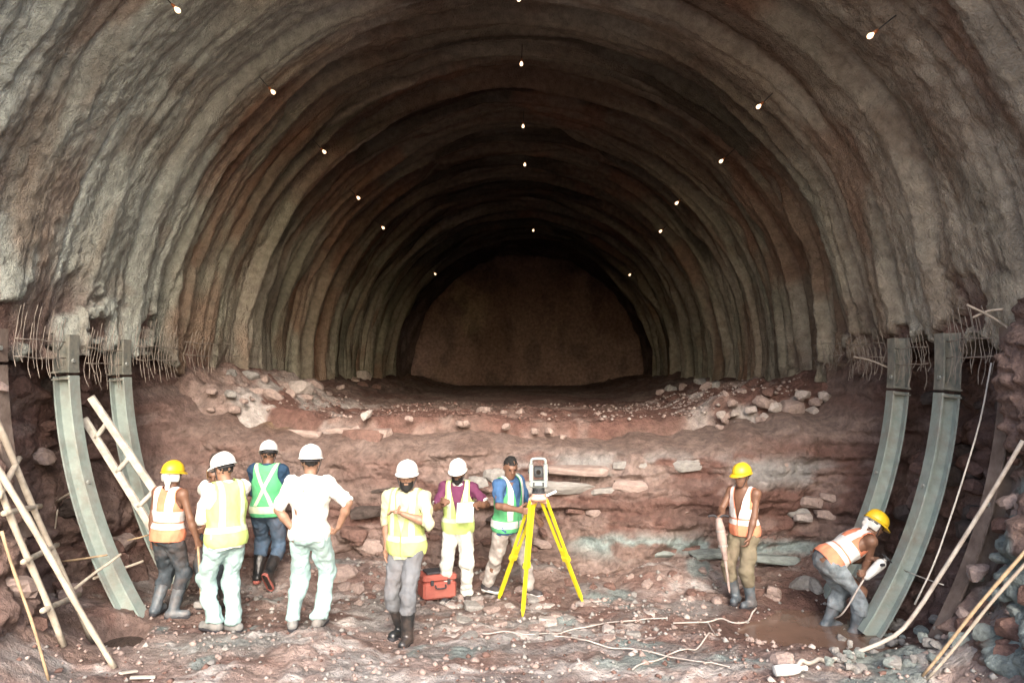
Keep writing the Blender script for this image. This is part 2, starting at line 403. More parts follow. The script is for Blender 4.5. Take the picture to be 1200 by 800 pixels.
    tag(o, 'dark bare rock ring between the concrete vault and the end wall', 'rock ring')
    # end wall
    n = 130; xs = np.linspace(CX-5.2, CX+5.2, n); zs = np.linspace(1.6, 8.3, 90); Xq, Zq = np.meshgrid(xs, zs)
    Yq = YF + .16*fbm(Xq*.8, Zq*.8, 0, 5, 211, .6) - .02*np.abs(Xq-CX)
    c = mix(np.array([.19, .125, .105]), np.array([.25, .17, .145]), ss(-.4, .5, fbm(Xq*.6, Zq*.6, 4, 4, 221)))
    c = mix(c, np.array([.33, .25, .18]), ss(.0, .8, np.exp(-((Xq-CX+2.4)/.8)**2-((Zq-5.6)/1.3)**2)+.4*fbm(Xq*1.5, Zq*1.5, 7, 3, 223)-.2)*.8)
    c = mix(c, DRK*1.8, ss(.3, .8, fbm(Xq*1.6, Zq*.9, 9, 4, 227))*.5)
    o = mk('end_wall', np.stack([Xq, Yq, Zq], -1).reshape(-1, 3), grid_faces(90, n), 'earth', col=c.reshape(-1, 3))
    tag(o, 'flat brown end wall closing the far end of the tunnel', 'wall')
build_lining()

# ---- lower rock: side walls under the vault and the step (bench) that crosses the tunnel
def bench_top(x, y):
    x = np.asarray(x, float); y = np.asarray(y, float)
    q = np.abs(x-CX); left = x < CX
    z = 1.98 + .19*ss(10.5, 26, y) + .04*fbm(x*1.2, y*1.2, 0, 3, 301) + .02*fbm(x*5, y*5, 0, 2, 303)
    pile = np.where(left, ss(2.7, 4.9, q)*(.72-.32*ss(12, 18, y)), ss(2.0, 4.9, q)*(.56-.2*ss(13, 20, y)))
    z = z + pile*(1+.25*fbm(x*1.1, y*.9, 5, 3, 307)) + ss(1.5, 3.5, q)*.06*fbm(x*4, y*4, 8, 3, 309)
    return z
def build_bench():
    # U-shaped cliff: left wall, bench front, right wall
    nS, nC, nF = 190, 70, 400
    rc = 1.0; nrow = 150
    t = np.linspace(0, 1, nrow)
    s_side = np.linspace(0, 1, nS, endpoint=False); s_c = np.linspace(0, 1, nC, endpoint=False); s_f = np.linspace(0, 1, nF)
    seg = np.concatenate([np.zeros(nS), np.ones(nC), np.full(nF, 2), np.full(nC, 3), np.full(nS, 4)]).astype(int)
    par = np.concatenate([s_side, s_c, s_f, 1-s_c[::-1]*1.0, 1-s_side[::-1]])
    n = len(seg); P = np.zeros((nrow, n, 3)); C = np.zeros((nrow, n, 3))
    # top height along the path
    yfront = 9.75
    xguess = np.where(seg == 0, -5.5, np.where(seg == 1, -5.3+par*1.0, np.where(seg == 2, -4.4+par*8.0, np.where(seg == 3, 3.6+(1-par)*.9, 4.7))))
    side = (seg == 0) | (seg == 4)
    front_top = 1.93 + bench_top(xguess, np.full(n, 10.9)) - 1.98
    ztop = np.where(seg == 2, front_top, 3.25)
    ztop = np.where(seg == 1, 3.25+(front_top[nS+nC]-3.25)*ss(0, 1, par), ztop)
    ztop = np.where(seg == 3, 3.25+(front_top[nS+nC+nF-1]-3.25)*ss(0, 1, 1-par), ztop)
    isf = np.where(seg == 2, 1.0, np.where(seg == 1, ss(0, 1, par), np.where(seg == 3, ss(0, 1, 1-par), 0.)))
    for i, ti in enumerate(t):
        z = -.35 + ti*(ztop+.35)
        rw = 5.22
        W = halfw(z, rw)
        tt = np.clip((z+.0)/np.maximum(ztop, .1), 0, 1)
        batter = .42*np.clip(tt, 0, 1)**1.2 + 1.05*ss(.74, 1.02, tt)**1.6
        YF_ = yfront + batter
        x = np.zeros(n); y = np.zeros(n); nx = np.zeros(n); ny = np.zeros(n)
        m = seg == 0
        y[m] = 4.0 + par[m]*(YF_[m]-rc-4.0)
        near = ss(6.80, 6.62, y[m]); x[m] = CX-W[m]+near*(.50+.06*vn(y[m]*1.5, z[m]*1.5, 2, 5)); nx[m] = -1
        m = seg == 1; a = par[m]*math.pi/2
        x[m] = CX-W[m]+rc-rc*np.cos(a); y[m] = YF_[m]-rc+rc*np.sin(a); nx[m] = -np.cos(a); ny[m] = np.sin(a)
        m = seg == 2; x[m] = CX-W[m]+rc + par[m]*(2*W[m]-2*rc); y[m] = YF_[m]; ny[m] = 1
        m = seg == 3; a = (1-par[m])*math.pi/2
        a = par[m]*0 + (1-par[m])*math.pi/2
        x[m] = CX+W[m]-rc+rc*np.sin(math.pi/2-a); y[m] = YF_[m]-rc+rc*np.cos(math.pi/2-a); nx[m] = np.sin(math.pi/2-a); ny[m] = np.cos(math.pi/2-a)
        m = seg == 4; y[m] = 4.0 + (1-par[m])*(YF_[m]-rc-4.0)
        near = ss(6.80, 6.62, y[m]); x[m] = CX+W[m]-near*(.66+.10*vn(y[m]*1.5, z[m]*1.5, 2, 6)+.25*ss(1.3, .3, z[m])*ss(6.7, 6.0, y[m])); nx[m] = 1
        xl, xr = CX-4.2, CX+4.2; q90 = rc*math.pi/2      # continuous coordinate along the face
        u = np.where(seg == 0, xl-q90-(YF_-rc-y), np.where(seg == 1, xl-q90*(1-par), np.where(seg == 2, xl+par*(xr-xl), np.where(seg == 3, xr+q90*par, xr+q90+(YF_-rc-y)))))
        soil = isf*np.maximum(ss(1.55, 1.85, z), .75*ss(-1.2, -2.6, u)*ss(.5, 1.2, z)) + (1-isf)*np.where(u < 0, .45, .25)
        rough = 1-soil
        wz = z + .05*fbm(u*.8, z*2, 1, 3, 401)
        led = vn(u*.45, wz*7.5, 3, 411)*.06 + vn(u*.9, wz*16, 3, 413)*.035
        jx = u + .12*vn(u*4, z*6, 1, 421); jz = wz + .06*vn(u*5, z*7, 3, 423)
        b1 = vn(np.floor(jx/.34)+.5, np.floor(jz/.145)+.5, 7.5, 431); b2 = vn(np.floor(jx/.15+.4)+.5, np.floor(jz/.07)+.5, 2.5, 433)
        base = .16*fbm(u*.7, z*.8, 6, 3, 441)
        disp = base + rough*(led + .065*b1 + .04*b2) + .055*fbm(u*3.5, z*4.5, 3, 4, 451, .6) + rough*.028*vn(np.floor(jx/.075)+.5, np.floor(jz/.045)+.5, 4.5, 437) + soil*.03*fbm(u*2, z*2, 9, 3, 455)
        disp = disp*(1.25-.25*isf)
        disp = disp + .25*np.where(seg == 2, ss(.62, .45, np.abs(z-.55)*2)*ss(-2.0, -.5, x)*ss(1.3, .2, x), 0)   # dark undercut in the middle
        P[i, :, 0] = x + nx*disp; P[i, :, 1] = y + ny*disp; P[i, :, 2] = z + .02*vn(u*5, z*5, 12, 461) + soil*.03*vn(u*1.3, z, 4, 3)
        # colours
        n1 = fbm(u*.9, wz*3.0, 7, 4, 471); n2 = fbm(u*2.2, wz*6, 5, 4, 481); n3 = vn(u*.6, 0, 0, 485)
        c = mix(RED*.95, BRN*.95, ss(-.4, .5, n1))
        c = mix(c, PNK*.95, ss(.15, .7, n2+.35*b1)*.55)
        slab = np.exp(-((wz-1.36-.05*n3)/.16)**2)*ss(-1.0, .2, x)
        c = mix(c, mix(GRY*1.05, PNK*.9, ss(-.3, .4, n2)), np.clip(slab*1.1*isf, 0, 1)*ss(-.7, .1, n1+.5*b1))
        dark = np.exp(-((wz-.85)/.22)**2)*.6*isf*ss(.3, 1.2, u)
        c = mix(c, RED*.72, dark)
        tea = np.exp(-((wz-.38-.05*n3)/.10)**2)*ss(.3, 1.0, u)*np.maximum(isf, 0)
        c = mix(c, TEA*1.15+.03, np.clip(tea*1.2, 0, 1)*ss(-.6, .2, n2))
        soilc = mix(BRN*.86, PNK*.68, ss(-.3, .6, fbm(u*1.2, z*1.6, 3, 3, 487)))
        c = mix(c, soilc, soil*.75*isf)
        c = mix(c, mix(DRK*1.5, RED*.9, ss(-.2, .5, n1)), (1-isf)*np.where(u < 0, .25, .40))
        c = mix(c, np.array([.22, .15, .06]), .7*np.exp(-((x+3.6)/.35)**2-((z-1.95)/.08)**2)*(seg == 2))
        # teal rock on the near right wall
        tr = (seg == 4)*ss(6.75, 6.4, y)*ss(.05, .35, fbm(u*1.3, z*1.3, 3, 3, 489)+.55*ss(1.9, 1.1, z)-.12)
        c = mix(c, TEA*1.2, tr*.85)
        nearsoil = np.where(side, ss(6.85, 6.6, y), 0)
        c = mix(c, BRN*1.15, nearsoil*(1-tr)*.7)
        C[i] = c
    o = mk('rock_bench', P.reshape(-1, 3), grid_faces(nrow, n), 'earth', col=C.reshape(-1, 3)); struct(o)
    # the bench's upper floor, running back to the end wall
    ys = np.concatenate([np.linspace(10.25, 14, 150), np.linspace(14.05, YF+.2, 150)])
    xs = np.linspace(-5.6, 4.8, 340); X, Y = np.meshgrid(xs, ys)
    Z = bench_top(X, Y) - .75*ss(10.95, 10.3, Y) + .03*fbm(X*6, Y*6, 2, 3, 501)*ss(20, 11, Y)
    q = np.abs(X-CX)
    n1 = fbm(X*.8, Y*.8, 3, 4, 511); n2 = fbm(X*3, Y*3, 5, 3, 513)
    c = mix(RED*.95, BRN*1.05, ss(-.5, .5, n1)); c = mix(c, PNK, ss(.1, .7, n2+.3*n1)*.5)
    c = mix(c, mix(PNK*1.05, PAL*.9, ss(-.3, .5, n2)), ss(2.0, 3.2, q)*ss(4.7, 3.9, q)*ss(16, 12.5, Y)*ss(-.5, .2, n2+n1)*.85)
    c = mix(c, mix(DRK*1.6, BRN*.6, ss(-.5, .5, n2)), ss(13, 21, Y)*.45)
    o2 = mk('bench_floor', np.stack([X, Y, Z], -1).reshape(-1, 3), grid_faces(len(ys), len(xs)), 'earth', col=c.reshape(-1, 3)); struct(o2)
    return o
bench = build_bench()

# ---- muddy water
def puddle(name, cx, cy, rx, ry, z, label_seed):
    m = pmat('muddy_water_'+str(label_seed), (.13, .082, .062) if label_seed == 1 else (.03, .025, .022), .08, .15, 2, .05, 6, spec=.5, bdist=.01)
    nr, na = 14, 48; V = [(0, 0, 0)]; F = []
    for i in range(1, nr+1):
        for k in range(na):
            a = 2*math.pi*k/na; q = (1+.12*math.sin(3*a+1)+.07*math.sin(5*a))*i/nr
            V.append((rx*q*math.cos(a), ry*q*math.sin(a), 0))
    F = [(0, 1+k, 1+(k+1) % na) for k in range(na)]
    for i in range(nr-1):
        for k in range(na): F.append((1+i*na+k, 1+(i+1)*na+k, 1+(i+1)*na+(k+1) % na, 1+i*na+(k+1) % na))
    o = mk(name, V, F, 'muddy_water_'+str(label_seed)); o.location = (cx, cy, z); struct(o)
puddle('water', 3.15, 7.85, 1.34, 1.34, -.080, 1)
puddle('water', -4.15, 7.25, .38, .5, -.10, 2)

# ================================================================ STONES
def stone_mesh(seed, flat=.7):
    "an angular lump: a subdivided cube cut by random planes"
    r = np.random.default_rng(seed); V = []; k = 4
    idx = {}; F = []
    def vid(p):
        key = tuple(np.round(p, 5))
        if key not in idx: idx[key] = len(V); V.append(np.array(p, float))
        return idx[key]
    L = np.linspace(-1, 1, k)
    for ax in range(3):
        for sg in (-1, 1):
            for i in range(k-1):
                for j in range(k-1):
                    q = []
                    for (a, b) in ((i, j), (i+1, j), (i+1, j+1), (i, j+1)):
                        p = [0, 0, 0]; p[ax] = sg; p[(ax+1) % 3] = L[a]; p[(ax+2) % 3] = L[b]; q.append(vid(p))
                    F.append(tuple(q if sg > 0 else q[::-1]))
    V = np.array(V); V = V/np.linalg.norm(V, axis=1)[:, None]**(.25 if flat < .6 else .5)
    for _ in range(11):
        d = r.normal(size=3); d /= np.linalg.norm(d); c = r.uniform(.62, .95) if flat > .6 else r.uniform(.8, 1.2)
        h = V@d - c; V = V - np.where(h > 0, h, 0)[:, None]*d
    V += r.normal(scale=.035, size=V.shape)
    V *= np.array([1, r.uniform(.65, .95), flat*r.uniform(.75, 1.1)])
    return V*.5, F
STONES = {}
def stone_data(matname, k):
    key = (matname, k)
    if key not in STONES:
        V, F = stone_mesh(900+k, .45 if k >= 6 else .75)
        o = mk('stone', V, F, matname, None, False); STONES[key] = o.data
        bpy.data.objects.remove(o)
    return STONES[key]
def stone(name, p, size, matname, k=None, parent=None, rot=None, label=None, group=None, scale=None):
    k = random.randrange(6) if k is None else k
    o = bpy.data.objects.new(name, stone_data(matname, k)); COL.objects.link(o)
    o.location = tuple(map(float, p)); s = size
    o.scale = (s, s, s) if scale is None else scale
    o.rotation_euler = rot or (random.uniform(-.35, .35), random.uniform(-.35, .35), random.uniform(0, 6.28))
    if parent is not None: o.parent = parent
    if label: tag(o, label, 'rock', group)
    return o
def face_y(z): 
    tt = np.clip(z/1.95, 0, 1); return 9.75 + .42*tt**1.2 + 1.05*ss(.74, 1.02, tt)**1.6
# slabs and blocks sticking out of the bench front (parts of the rock)
def slab(px, py, wpx, hpx, matname, proud=.02, k=None):
    z = 1.2
    for _ in range(6):
        Y = float(face_y(z)); z = at(px, py, Y)[2]
    p = at(px, py, Y-proud*.8+.09); sc = Y/FPX
    stone('stone', p, 1, matname, k if k is not None else random.choice((6, 7, 8, 9, 1, 2)), bench, (random.uniform(-.12, .12), random.uniform(-.1, .1), random.uniform(-.35, .35)),
          scale=(wpx*sc*1.1, random.uniform(.2, .38), hpx*sc*1.9))
for a in [(672, 551, 78, 16, 'stone_pink', .10), (740, 545, 40, 16, 'stone_grey', .08), (834, 536, 56, 9, 'stone_pale', .10), (800, 545, 40, 14, 'stone_grey', .06),
          (905, 545, 44, 17, 'stone_pink', .08), (880, 560, 60, 12, 'stone_grey', .05), (650, 572, 90, 16, 'stone_grey', .06), (745, 570, 60, 14, 'stone_pink', .05),
          (580, 556, 30, 14, 'stone_grey', .05), (715, 575, 44, 12, 'stone_grey', .04), (950, 588, 26, 18, 'stone_pink', .09), (968, 603, 22, 16, 'stone_pink', .09), (985, 590, 24, 18, 'stone_pink', .08),
          (940, 606, 20, 14, 'stone_pale', .08), (972, 582, 22, 13, 'stone_pink', .08), (1000, 580, 26, 14, 'stone_pink', .05), (925, 570, 46, 12, 'stone_grey', .05),
          (940, 520, 46, 12, 'stone_pink', .05), (985, 507, 50, 9, 'stone_pink', .05), (425, 512, 46, 26, 'stone_red', .10), (445, 510, 26, 22, 'stone_pink', .06), (395, 505, 50, 14, 'stone_pink', .06),
          (350, 508, 60, 14, 'stone_pink', .03), (640, 655, 40, 12, 'stone_grey', .05), (760, 648, 60, 12, 'stone_teal', .08), (835, 648, 50, 12, 'stone_teal', .08), (700, 660, 40, 12, 'stone_teal', .08),
          (790, 665, 34, 12, 'stone_pale', .1), (905, 655, 60, 14, 'stone_teal', .08), (560, 565, 26, 12, 'stone_grey', .05), (600, 580, 24, 12, 'stone_red', .06), (430, 600, 36, 20, 'stone_dark', .06), (415, 625, 30, 20, 'stone_red', .08)]:
    slab(*a)
rr = random.Random(5)
for _ in range(85):
    px = rr.uniform(420, 1010); py = rr.uniform(560, 668)
    s = rr.uniform(9, 24)
    mt = rr.choices(['stone_red', 'stone_pink', 'stone_grey', 'stone_dark'], [5, 2.2, 1.3, 2.2])[0]
    if py > 636 and px > 660: mt = rr.choice(['stone_teal', 'stone_grey', 'stone_red'])
    slab(px, py, s*rr.uniform(.9, 1.9), s*rr.uniform(.35, .7), mt, rr.uniform(-.10, -.03))
for _ in range(18):
    px = rr.uniform(170, 440); py = rr.uniform(500, 670); s = rr.uniform(10, 30)
    slab(px, py, s*1.3, s*.8, rr.choices(['stone_red', 'stone_pink', 'stone_dark'], [5, 1, 2])[0], rr.uniform(-.08, .0))
# blocks in the dark walls behind the ribs
for sd in (0, 1):
    for _ in range(46):
        y = rr.uniform(6.3, 9.3) if sd == 0 else rr.uniform(6.9, 9.2); z = rr.uniform(.2, 2.6)
        rw = 5.16 if y > 6.8 else 4.70
        x = CX + (-1 if sd == 0 else 1)*float(halfw(z, rw))
        s = rr.uniform(.14, .42)
        stone('stone', (x, y, z), s, rr.choice(['stone_red', 'stone_dark', 'stone_dark']) if sd else rr.choice(['stone_red', 'stone_dark', 'stone_red', 'stone_pink']), None, bench)

# loose rocks lying about, each its own
def onbench(px, py):
    Y = np.linspace(10.6, 26, 400); d = ray(px, py); Q = CAM + d[None]*(Y/d[1])[:, None]
    hit = Q[:, 2] <= bench_top(Q[:, 0], Y); return Q[int(hit.argmax()) if hit.any() else -1].copy()
def onground(px, py):
    Y = np.linspace(4.6, 9.9, 700); d = ray(px, py); Q = CAM + d[None]*(Y/d[1])[:, None]
    hit = Q[:, 2] <= ground_z(Q[:, 0], Y); return Q[int(hit.argmax()) if hit.any() else -1].copy()
GA = 'pale rocks heaped on the left end of the bench'
for (px, py, s, mt) in [(353, 458, 28, 'stone_pale'), (368, 452, 22, 'stone_pink'), (340, 462, 20, 'stone_pink'), (330, 452, 18, 'stone_pink'), (294, 426, 13, 'stone_grey'), (293, 441, 20, 'stone_grey'), (308, 445, 16, 'stone_pink'),
                        (268, 438, 14, 'stone_grey'), (222, 422, 14, 'stone_grey'), (405, 437, 12, 'stone_pink'), (385, 462, 12, 'stone_pink'), (320, 465, 24, 'stone_pink'), (300, 462, 18, 'stone_pink'), (248, 459, 12, 'stone_pink'), (275, 480, 13, 'stone_pink'),
                        (247, 481, 12, 'stone_pink'), (398, 455, 12, 'stone_pink'), (425, 452, 16, 'stone_red'), (415, 446, 12, 'stone_pink'), (440, 455, 12, 'stone_red'), (360, 466, 14, 'stone_pink'), (270, 462, 14, 'stone_grey'), (285, 470, 10, 'stone_pink')]:
    p = onbench(px, py); stone('rock', p, s/FPX*p[1]*1.15, mt, None, None, None, 'pale rock in the heap on the left end of the bench', GA)
p = onbench(425, 443); stone('rock', p+[0, 0, .05], 22/FPX*p[1], 'stone_pale', 1, None, None, 'lone whitish block at the left foot of the vault', None)
p = onbench(430, 486); stone('rock', p, 17/FPX*p[1], 'stone_pale', 2, None, None, 'lone pale rock on the bench crest above the bearded man', None)
GB = 'pale rocks heaped on the right end of the bench'
for (px, py, s, mt) in [(942, 463, 15, 'stone_pale'), (965, 463, 15, 'stone_pale'), (953, 481, 14, 'stone_pale'), (973, 473, 13, 'stone_pale'), (925, 478, 26, 'stone_pink'), (908, 478, 16, 'stone_pale'), (912, 492, 16, 'stone_pale'), (910, 507, 14, 'stone_pale'),
                        (893, 470, 18, 'stone_pink'), (820, 448, 13, 'stone_grey'), (828, 455, 16, 'stone_pink'), (840, 451, 13, 'stone_grey'), (785, 456, 13, 'stone_grey'), (800, 455, 12, 'stone_pink'), (775, 460, 10, 'stone_pink'),
                        (870, 460, 14, 'stone_pink'), (880, 480, 12, 'stone_pale'), (895, 488, 11, 'stone_pale'), (935, 490, 12, 'stone_pale'), (860, 472, 11, 'stone_pink'), (850, 462, 10, 'stone_pink'), (955, 470, 12, 'stone_pink'), (900, 460, 12, 'stone_red'), (845, 485, 10, 'stone_pale')]:
    p = onbench(px, py); stone('rock', p, s/FPX*p[1]*1.2, mt, None, None, None, 'pale rock in the heap on the right end of the bench', GB)
for i in range(26):
    px = rr.uniform(835, 985); py = 492-(px-835)*.16+rr.uniform(-14, 18); p = onbench(px, py)
    stone('rock', p-[0, 0, .02], rr.uniform(8, 15)/FPX*p[1], rr.choice(['stone_pale', 'stone_pink', 'stone_pink']), None, None, None, 'pale rock in the heap on the right end of the bench', GB)
GC = 'rocks at the crest of the bench above the surveyors'
for (px, py, s) in [(638, 487, 11), (547, 497, 12), (539, 496, 10), (593, 500, 10), (568, 483, 18), (590, 485, 16), (610, 485, 18), (660, 512, 10), (627, 505, 10), (644, 505, 10), (700, 486, 10), (520, 480, 10), (480, 490, 10)]:
    p = onbench(px, py); stone('rock', p, s/FPX*p[1]*1.1, 'stone_pink', None, None, None, 'small pinkish rock on the bench crest above the surveyors', GC)
for i in range(44):
    px = rr.uniform(420, 930); py = rr.uniform(668, 708); p = onground(px, py)
    stone('stone', p, rr.uniform(8, 18)/FPX*p[1], rr.choice(['stone_pink', 'stone_grey', 'stone_red', 'stone_pink', 'stone_red']), None, ground)
for (px, py, s, lab) in [(398, 672, 40, 'largest jagged rock at the bench foot right of the man with hands on hips'), (418, 690, 24, 'right-hand smaller rock in front of the big jagged rock at the bench foot'), (402, 690, 20, 'left-hand smaller rock in front of the big jagged rock at the bench foot')]:
    p = onground(px, py); stone('rock', p, s/FPX*p[1], 'stone_pink', None, None, None, lab, 'jagged rocks beside the man with hands on hips')
for i in range(46):
    px = rr.gauss(610, 75); py = rr.uniform(702, 748); p = onground(px, py)
    stone('stone', p-[0, 0, .01], rr.uniform(12, 26)/FPX*p[1], rr.choice(['stone_grey', 'stone_pale', 'stone_pink']), rr.choice((6, 7, 8, 9)), ground, (rr.uniform(-.15, .15), rr.uniform(-.15, .15), rr.uniform(0, 6)))
for (px, py, s, lab) in [(908, 698, 22, 'brown rock beside the puddle, behind the man with the drill'), (938, 688, 26, 'grey rock at the back edge of the puddle'), (956, 690, 22, 'second grey rock at the back edge of the puddle, near the bent man'), (918, 777, 24, 'squarish pink rock on the floor above the white bottle'), (957, 745, 12, 'small pale stone lying in the muddy puddle')]:
    p = onground(px, py); stone('rock', p+[0, 0, .03], s/FPX*p[1]*1.1, 'stone_pink' if 'pink' in lab or 'brown' in lab else ('stone_grey' if 'grey' in lab else 'stone_pale'), None, None, None, lab)
for i in range(64):
    px = rr.uniform(965, 1100); py = 752 - (px-965)*.10 + rr.uniform(-12, 40); p = onground(px, py)
    stone('stone', p+[0, 0, rr.uniform(0, .08)], rr.uniform(8, 19)/FPX*p[1], rr.choice(['stone_teal', 'stone_grey', 'stone_grey']), None, ground)
for i in range(50):
    y = rr.uniform(5.4, 6.6); z = rr.uniform(.3, 2.0); x = CX+float(halfw(z, 4.60))
    stone('stone', (x, y, z), rr.uniform(.08, .26), rr.choice(['stone_teal', 'stone_red', 'stone_pink', 'stone_red', 'stone_teal']), None, bench)
for i in range(30):
    y = rr.uniform(5.2, 6.6); z = rr.uniform(.25, 1.9); x = CX-float(halfw(z, 4.76))
    stone('stone', (x, y, z), rr.uniform(.16, .5), rr.choice(['stone_red', 'stone_red', 'stone_pink']), None, bench)

# gravel nobody could count
def gravel(name, pts, sizes, matname, label_unused=None):
    Vs, Fs = [], []; base = [stone_mesh(700+i, .6) for i in range(3)]
    # a cheap six-sided chip
    for j, (p, s) in enumerate(zip(pts, sizes)):
        r = np.random.default_rng(j); V = np.array([(1, 0, 0), (0, 1, 0), (-1, 0, 0), (0, -1, 0), (0, 0, .8), (0, 0, -.8), (.6, .6, .3), (-.6, -.5, .4)], float)
        V = V*r.uniform(.5, 1.0, (8, 1)); a = r.uniform(0, 6.28); ca, sa = math.cos(a), math.sin(a)
        V = V@np.array([[ca, sa, 0], [-sa, ca, 0], [0, 0, 1]])*s*.6 + p
        o = j*8; Vs.append(V)
        Fs += [(o, o+6, o+4), (o+6, o+1, o+4), (o+1, o+2, o+4), (o+2, o+7, o+4), (o+7, o+3, o+4), (o+3, o, o+4), (o+1, o, o+5), (o+2, o+1, o+5), (o+3, o+2, o+5), (o, o+3, o+5), (o, o+1, o+6), (o+2, o+3, o+7)]
    return struct(mk(name, np.vstack(Vs), np.array(Fs), matname, None, False), 'stuff')
for (mt, n, seed) in (('stone_pink', 2600, 1), ('stone_grey', 1500, 2), ('stone_red', 1000, 3), ('stone_pale', 500, 4)):
    r = np.random.default_rng(seed); x = r.uniform(-4.3, 3.9, n); y = r.uniform(5.0, 9.7, n)
    keep = vn(x*1.3, y*1.3, seed, 90)+.35*r.normal(size=n) > -.1; x, y = x[keep], y[keep]
    s = r.uniform(.08, .25, len(x))**2*r.choice([1, 1, 1.5], len(x))
    gravel('gravel', np.stack([x, y, ground_z(x, y)+.008], -1), s, mt)
for (mt, n, seed, cx) in (('stone_pale', 650, 5, 2.7), ('stone_pink', 1300, 6, 2.6), ('stone_pink', 700, 7, -3.4), ('stone_red', 700, 8, -2.0), ('stone_pink', 260, 9, 0), ('stone_red', 900, 10, 0)):
    r = np.random.default_rng(seed); y = r.uniform(10.75, 15, n); x = r.normal(cx, .85 if cx else 2.4, n)*1.0
    ok = (np.abs(x-CX) < 4.6) & (vn(x*1.7, y*1.2, seed, 95)+.3*r.normal(size=n) > -.05); x, y = x[ok], y[ok]
    gravel('rubble', np.stack([x, y, bench_top(x, y)+.01], -1), r.uniform(.12, .33, len(x))**2.2, mt)

# ================================================================ STEEL RIBS
def arc_pt(side, r, ang, y):            # ang measured down from the springing, side -1 left / +1 right
    return np.array([CX + side*r*math.cos(ang), y, CZ - r*math.sin(ang)*(VS if ang > 0 else 1)])
def beam(side, y, a0, a1, r0=4.63, depth=.185, bf=.175, tf=.018, tw=.016, n=26):
    "an I-beam bent to the tunnel's circle"
    h = bf/2
    prof = [(0, -h), (0, h), (tf, h), (tf, tw/2), (depth-tf, tw/2), (depth-tf, h), (depth, h), (depth, -h), (depth-tf, -h), (depth-tf, -tw/2), (tf, -tw/2), (tf, -h)]
    m = MB(); V = []; k = len(prof)
    for a in np.linspace(a0, a1, n):
        for (dr, dy) in prof: V.append(arc_pt(side, r0+dr, a, y+dy))
    F = [(i*k+j, i*k+(j+1) % k, (i+1)*k+(j+1) % k, (i+1)*k+j) for i in range(n-1) for j in range(k)]
    F += [tuple(range(k)), tuple(range((n-1)*k, n*k))[::-1]]
    return m.add(V, F)
def rib(side, y, label, mat_lo, mat_hi, z_split, zb, group):
    af = math.asin((CZ-zb)/4.65/VS); a_s = math.asin((CZ-z_split)/4.65/VS)
    base = arc_pt(side, 4.73, af, y); e = empty('steel_rib', base, label, 'steel rib', group)
    b1 = beam(side, y, a_s, af).build('lower_beam', mat_lo, e)
    b2 = beam(side, y, -.02, a_s-.006).build('upper_beam', mat_hi, e)
    for da in (-.009, .006):            # end plates bolted together
        m = MB(); c = arc_pt(side, 4.73, a_s+da, y)
        rad = (arc_pt(side, 5, a_s, y)-arc_pt(side, 4, a_s, y)); tan = np.array([side*math.sin(a_s), 0, math.cos(a_s)])
        tan = np.cross(rad, [0, 1, 0]); tan /= np.linalg.norm(tan)
        m.box(c, (.100, .094, .008), (rad, [0, 1, 0], tan)); m.build('splice_plate', mat_hi, e)
    for zz in (1.45, z_split+.16):
        a = math.asin((CZ-zz)/4.65/VS); rad = arc_pt(side, 5, a, y)-arc_pt(side, 4, a, y)
        m = MB(); p = arc_pt(side, 4.63, a, y-.03); m.tube([p+rad*.002, p-rad*.022], .024, 6); m.build('bolt', 'bolt_metal', e)
    return e
GR = 'curved steel ribs standing against the side walls'
rib(-1, 7.9, 'green steel rib at left, nearer of the pair, foot beside the yellow-helmeted worker', 'steel_green', 'steel_dirty', 2.60, -.06, GR)
rib(-1, 8.95, 'green steel rib at left behind the leaning plank ladder', 'steel_green', 'steel_dirty', 2.58, -.06, GR)
rib(1, 7.9, 'broad green steel rib at right, in front of the bent worker', 'steel_green', 'steel_dirty', 2.42, -.04, GR)
rib(1, 8.95, 'green steel rib at right, behind the bent worker\'s back', 'steel_green', 'steel_dirty', 2.42, -.1, GR)
rib(-1, 6.80, 'mud-caked rib at the far left edge behind the bamboo ladder', 'steel_mud', 'steel_mud', 2.7, 1.1, GR)
rib(1, 6.80, 'mud-caked rib at the right edge against the brown bank', 'steel_mud', 'steel_mud', 2.45, .0, GR)

# exposed reinforcing mesh hanging out of the vault's broken bottom edge
def mesh_strip(side, ya, yb, label, ztop, zbot, n):
    e = empty('wire_mesh', (CX+side*RAD, (ya+yb)/2, zbot), label, 'wire mesh', 'wire mesh strips under the vault')
    r = random.Random(int(ya*100)+side)
    for i in range(n):
        y = ya+(yb-ya)*(i+.5)/n + r.uniform(-.02, .02); zt = ztop + r.uniform(-.12, .12); zb = zbot + r.uniform(-.12, .15)
        P = []; sw = r.uniform(-.035, .035)
        for q in np.linspace(0, 1, 6):
            z = zt+(zb-zt)*q; rad = RAD - .10 + .03*math.sin(q*3+r.uniform(-.2, .2)) + (.03 if q > .5 else 0)*r.random()
            P.append((CX+side*math.sqrt(max(rad**2-(z-CZ)**2, 1)), y+sw*q*q+r.uniform(-.008, .008), z))
        MB().tube(curve_pts(P, 3), .0036, 5).build('bar', 'bar_metal', e, True)
    for zz in (zbot+.18, zbot+.36):
        P = [(CX+side*math.sqrt((RAD-.09)**2-(zz-CZ)**2), y, zz+r.uniform(-.015, .015)) for y in np.linspace(ya, yb, 6)]
        MB().tube(P, .0055, 5).build('cross_wire', 'bar_metal', e, True)
mesh_strip(-1, 6.95, 7.72, 'bent mesh bars left of the nearer left rib', 3.2, 2.6, 12)
mesh_strip(-1, 8.08, 8.8, 'bent mesh bars between the two green left ribs', 3.15, 2.55, 13)
mesh_strip(-1, 9.1, 10.2, 'long bent mesh bars right of the left ribs, over the bench end', 3.25, 2.62, 18)
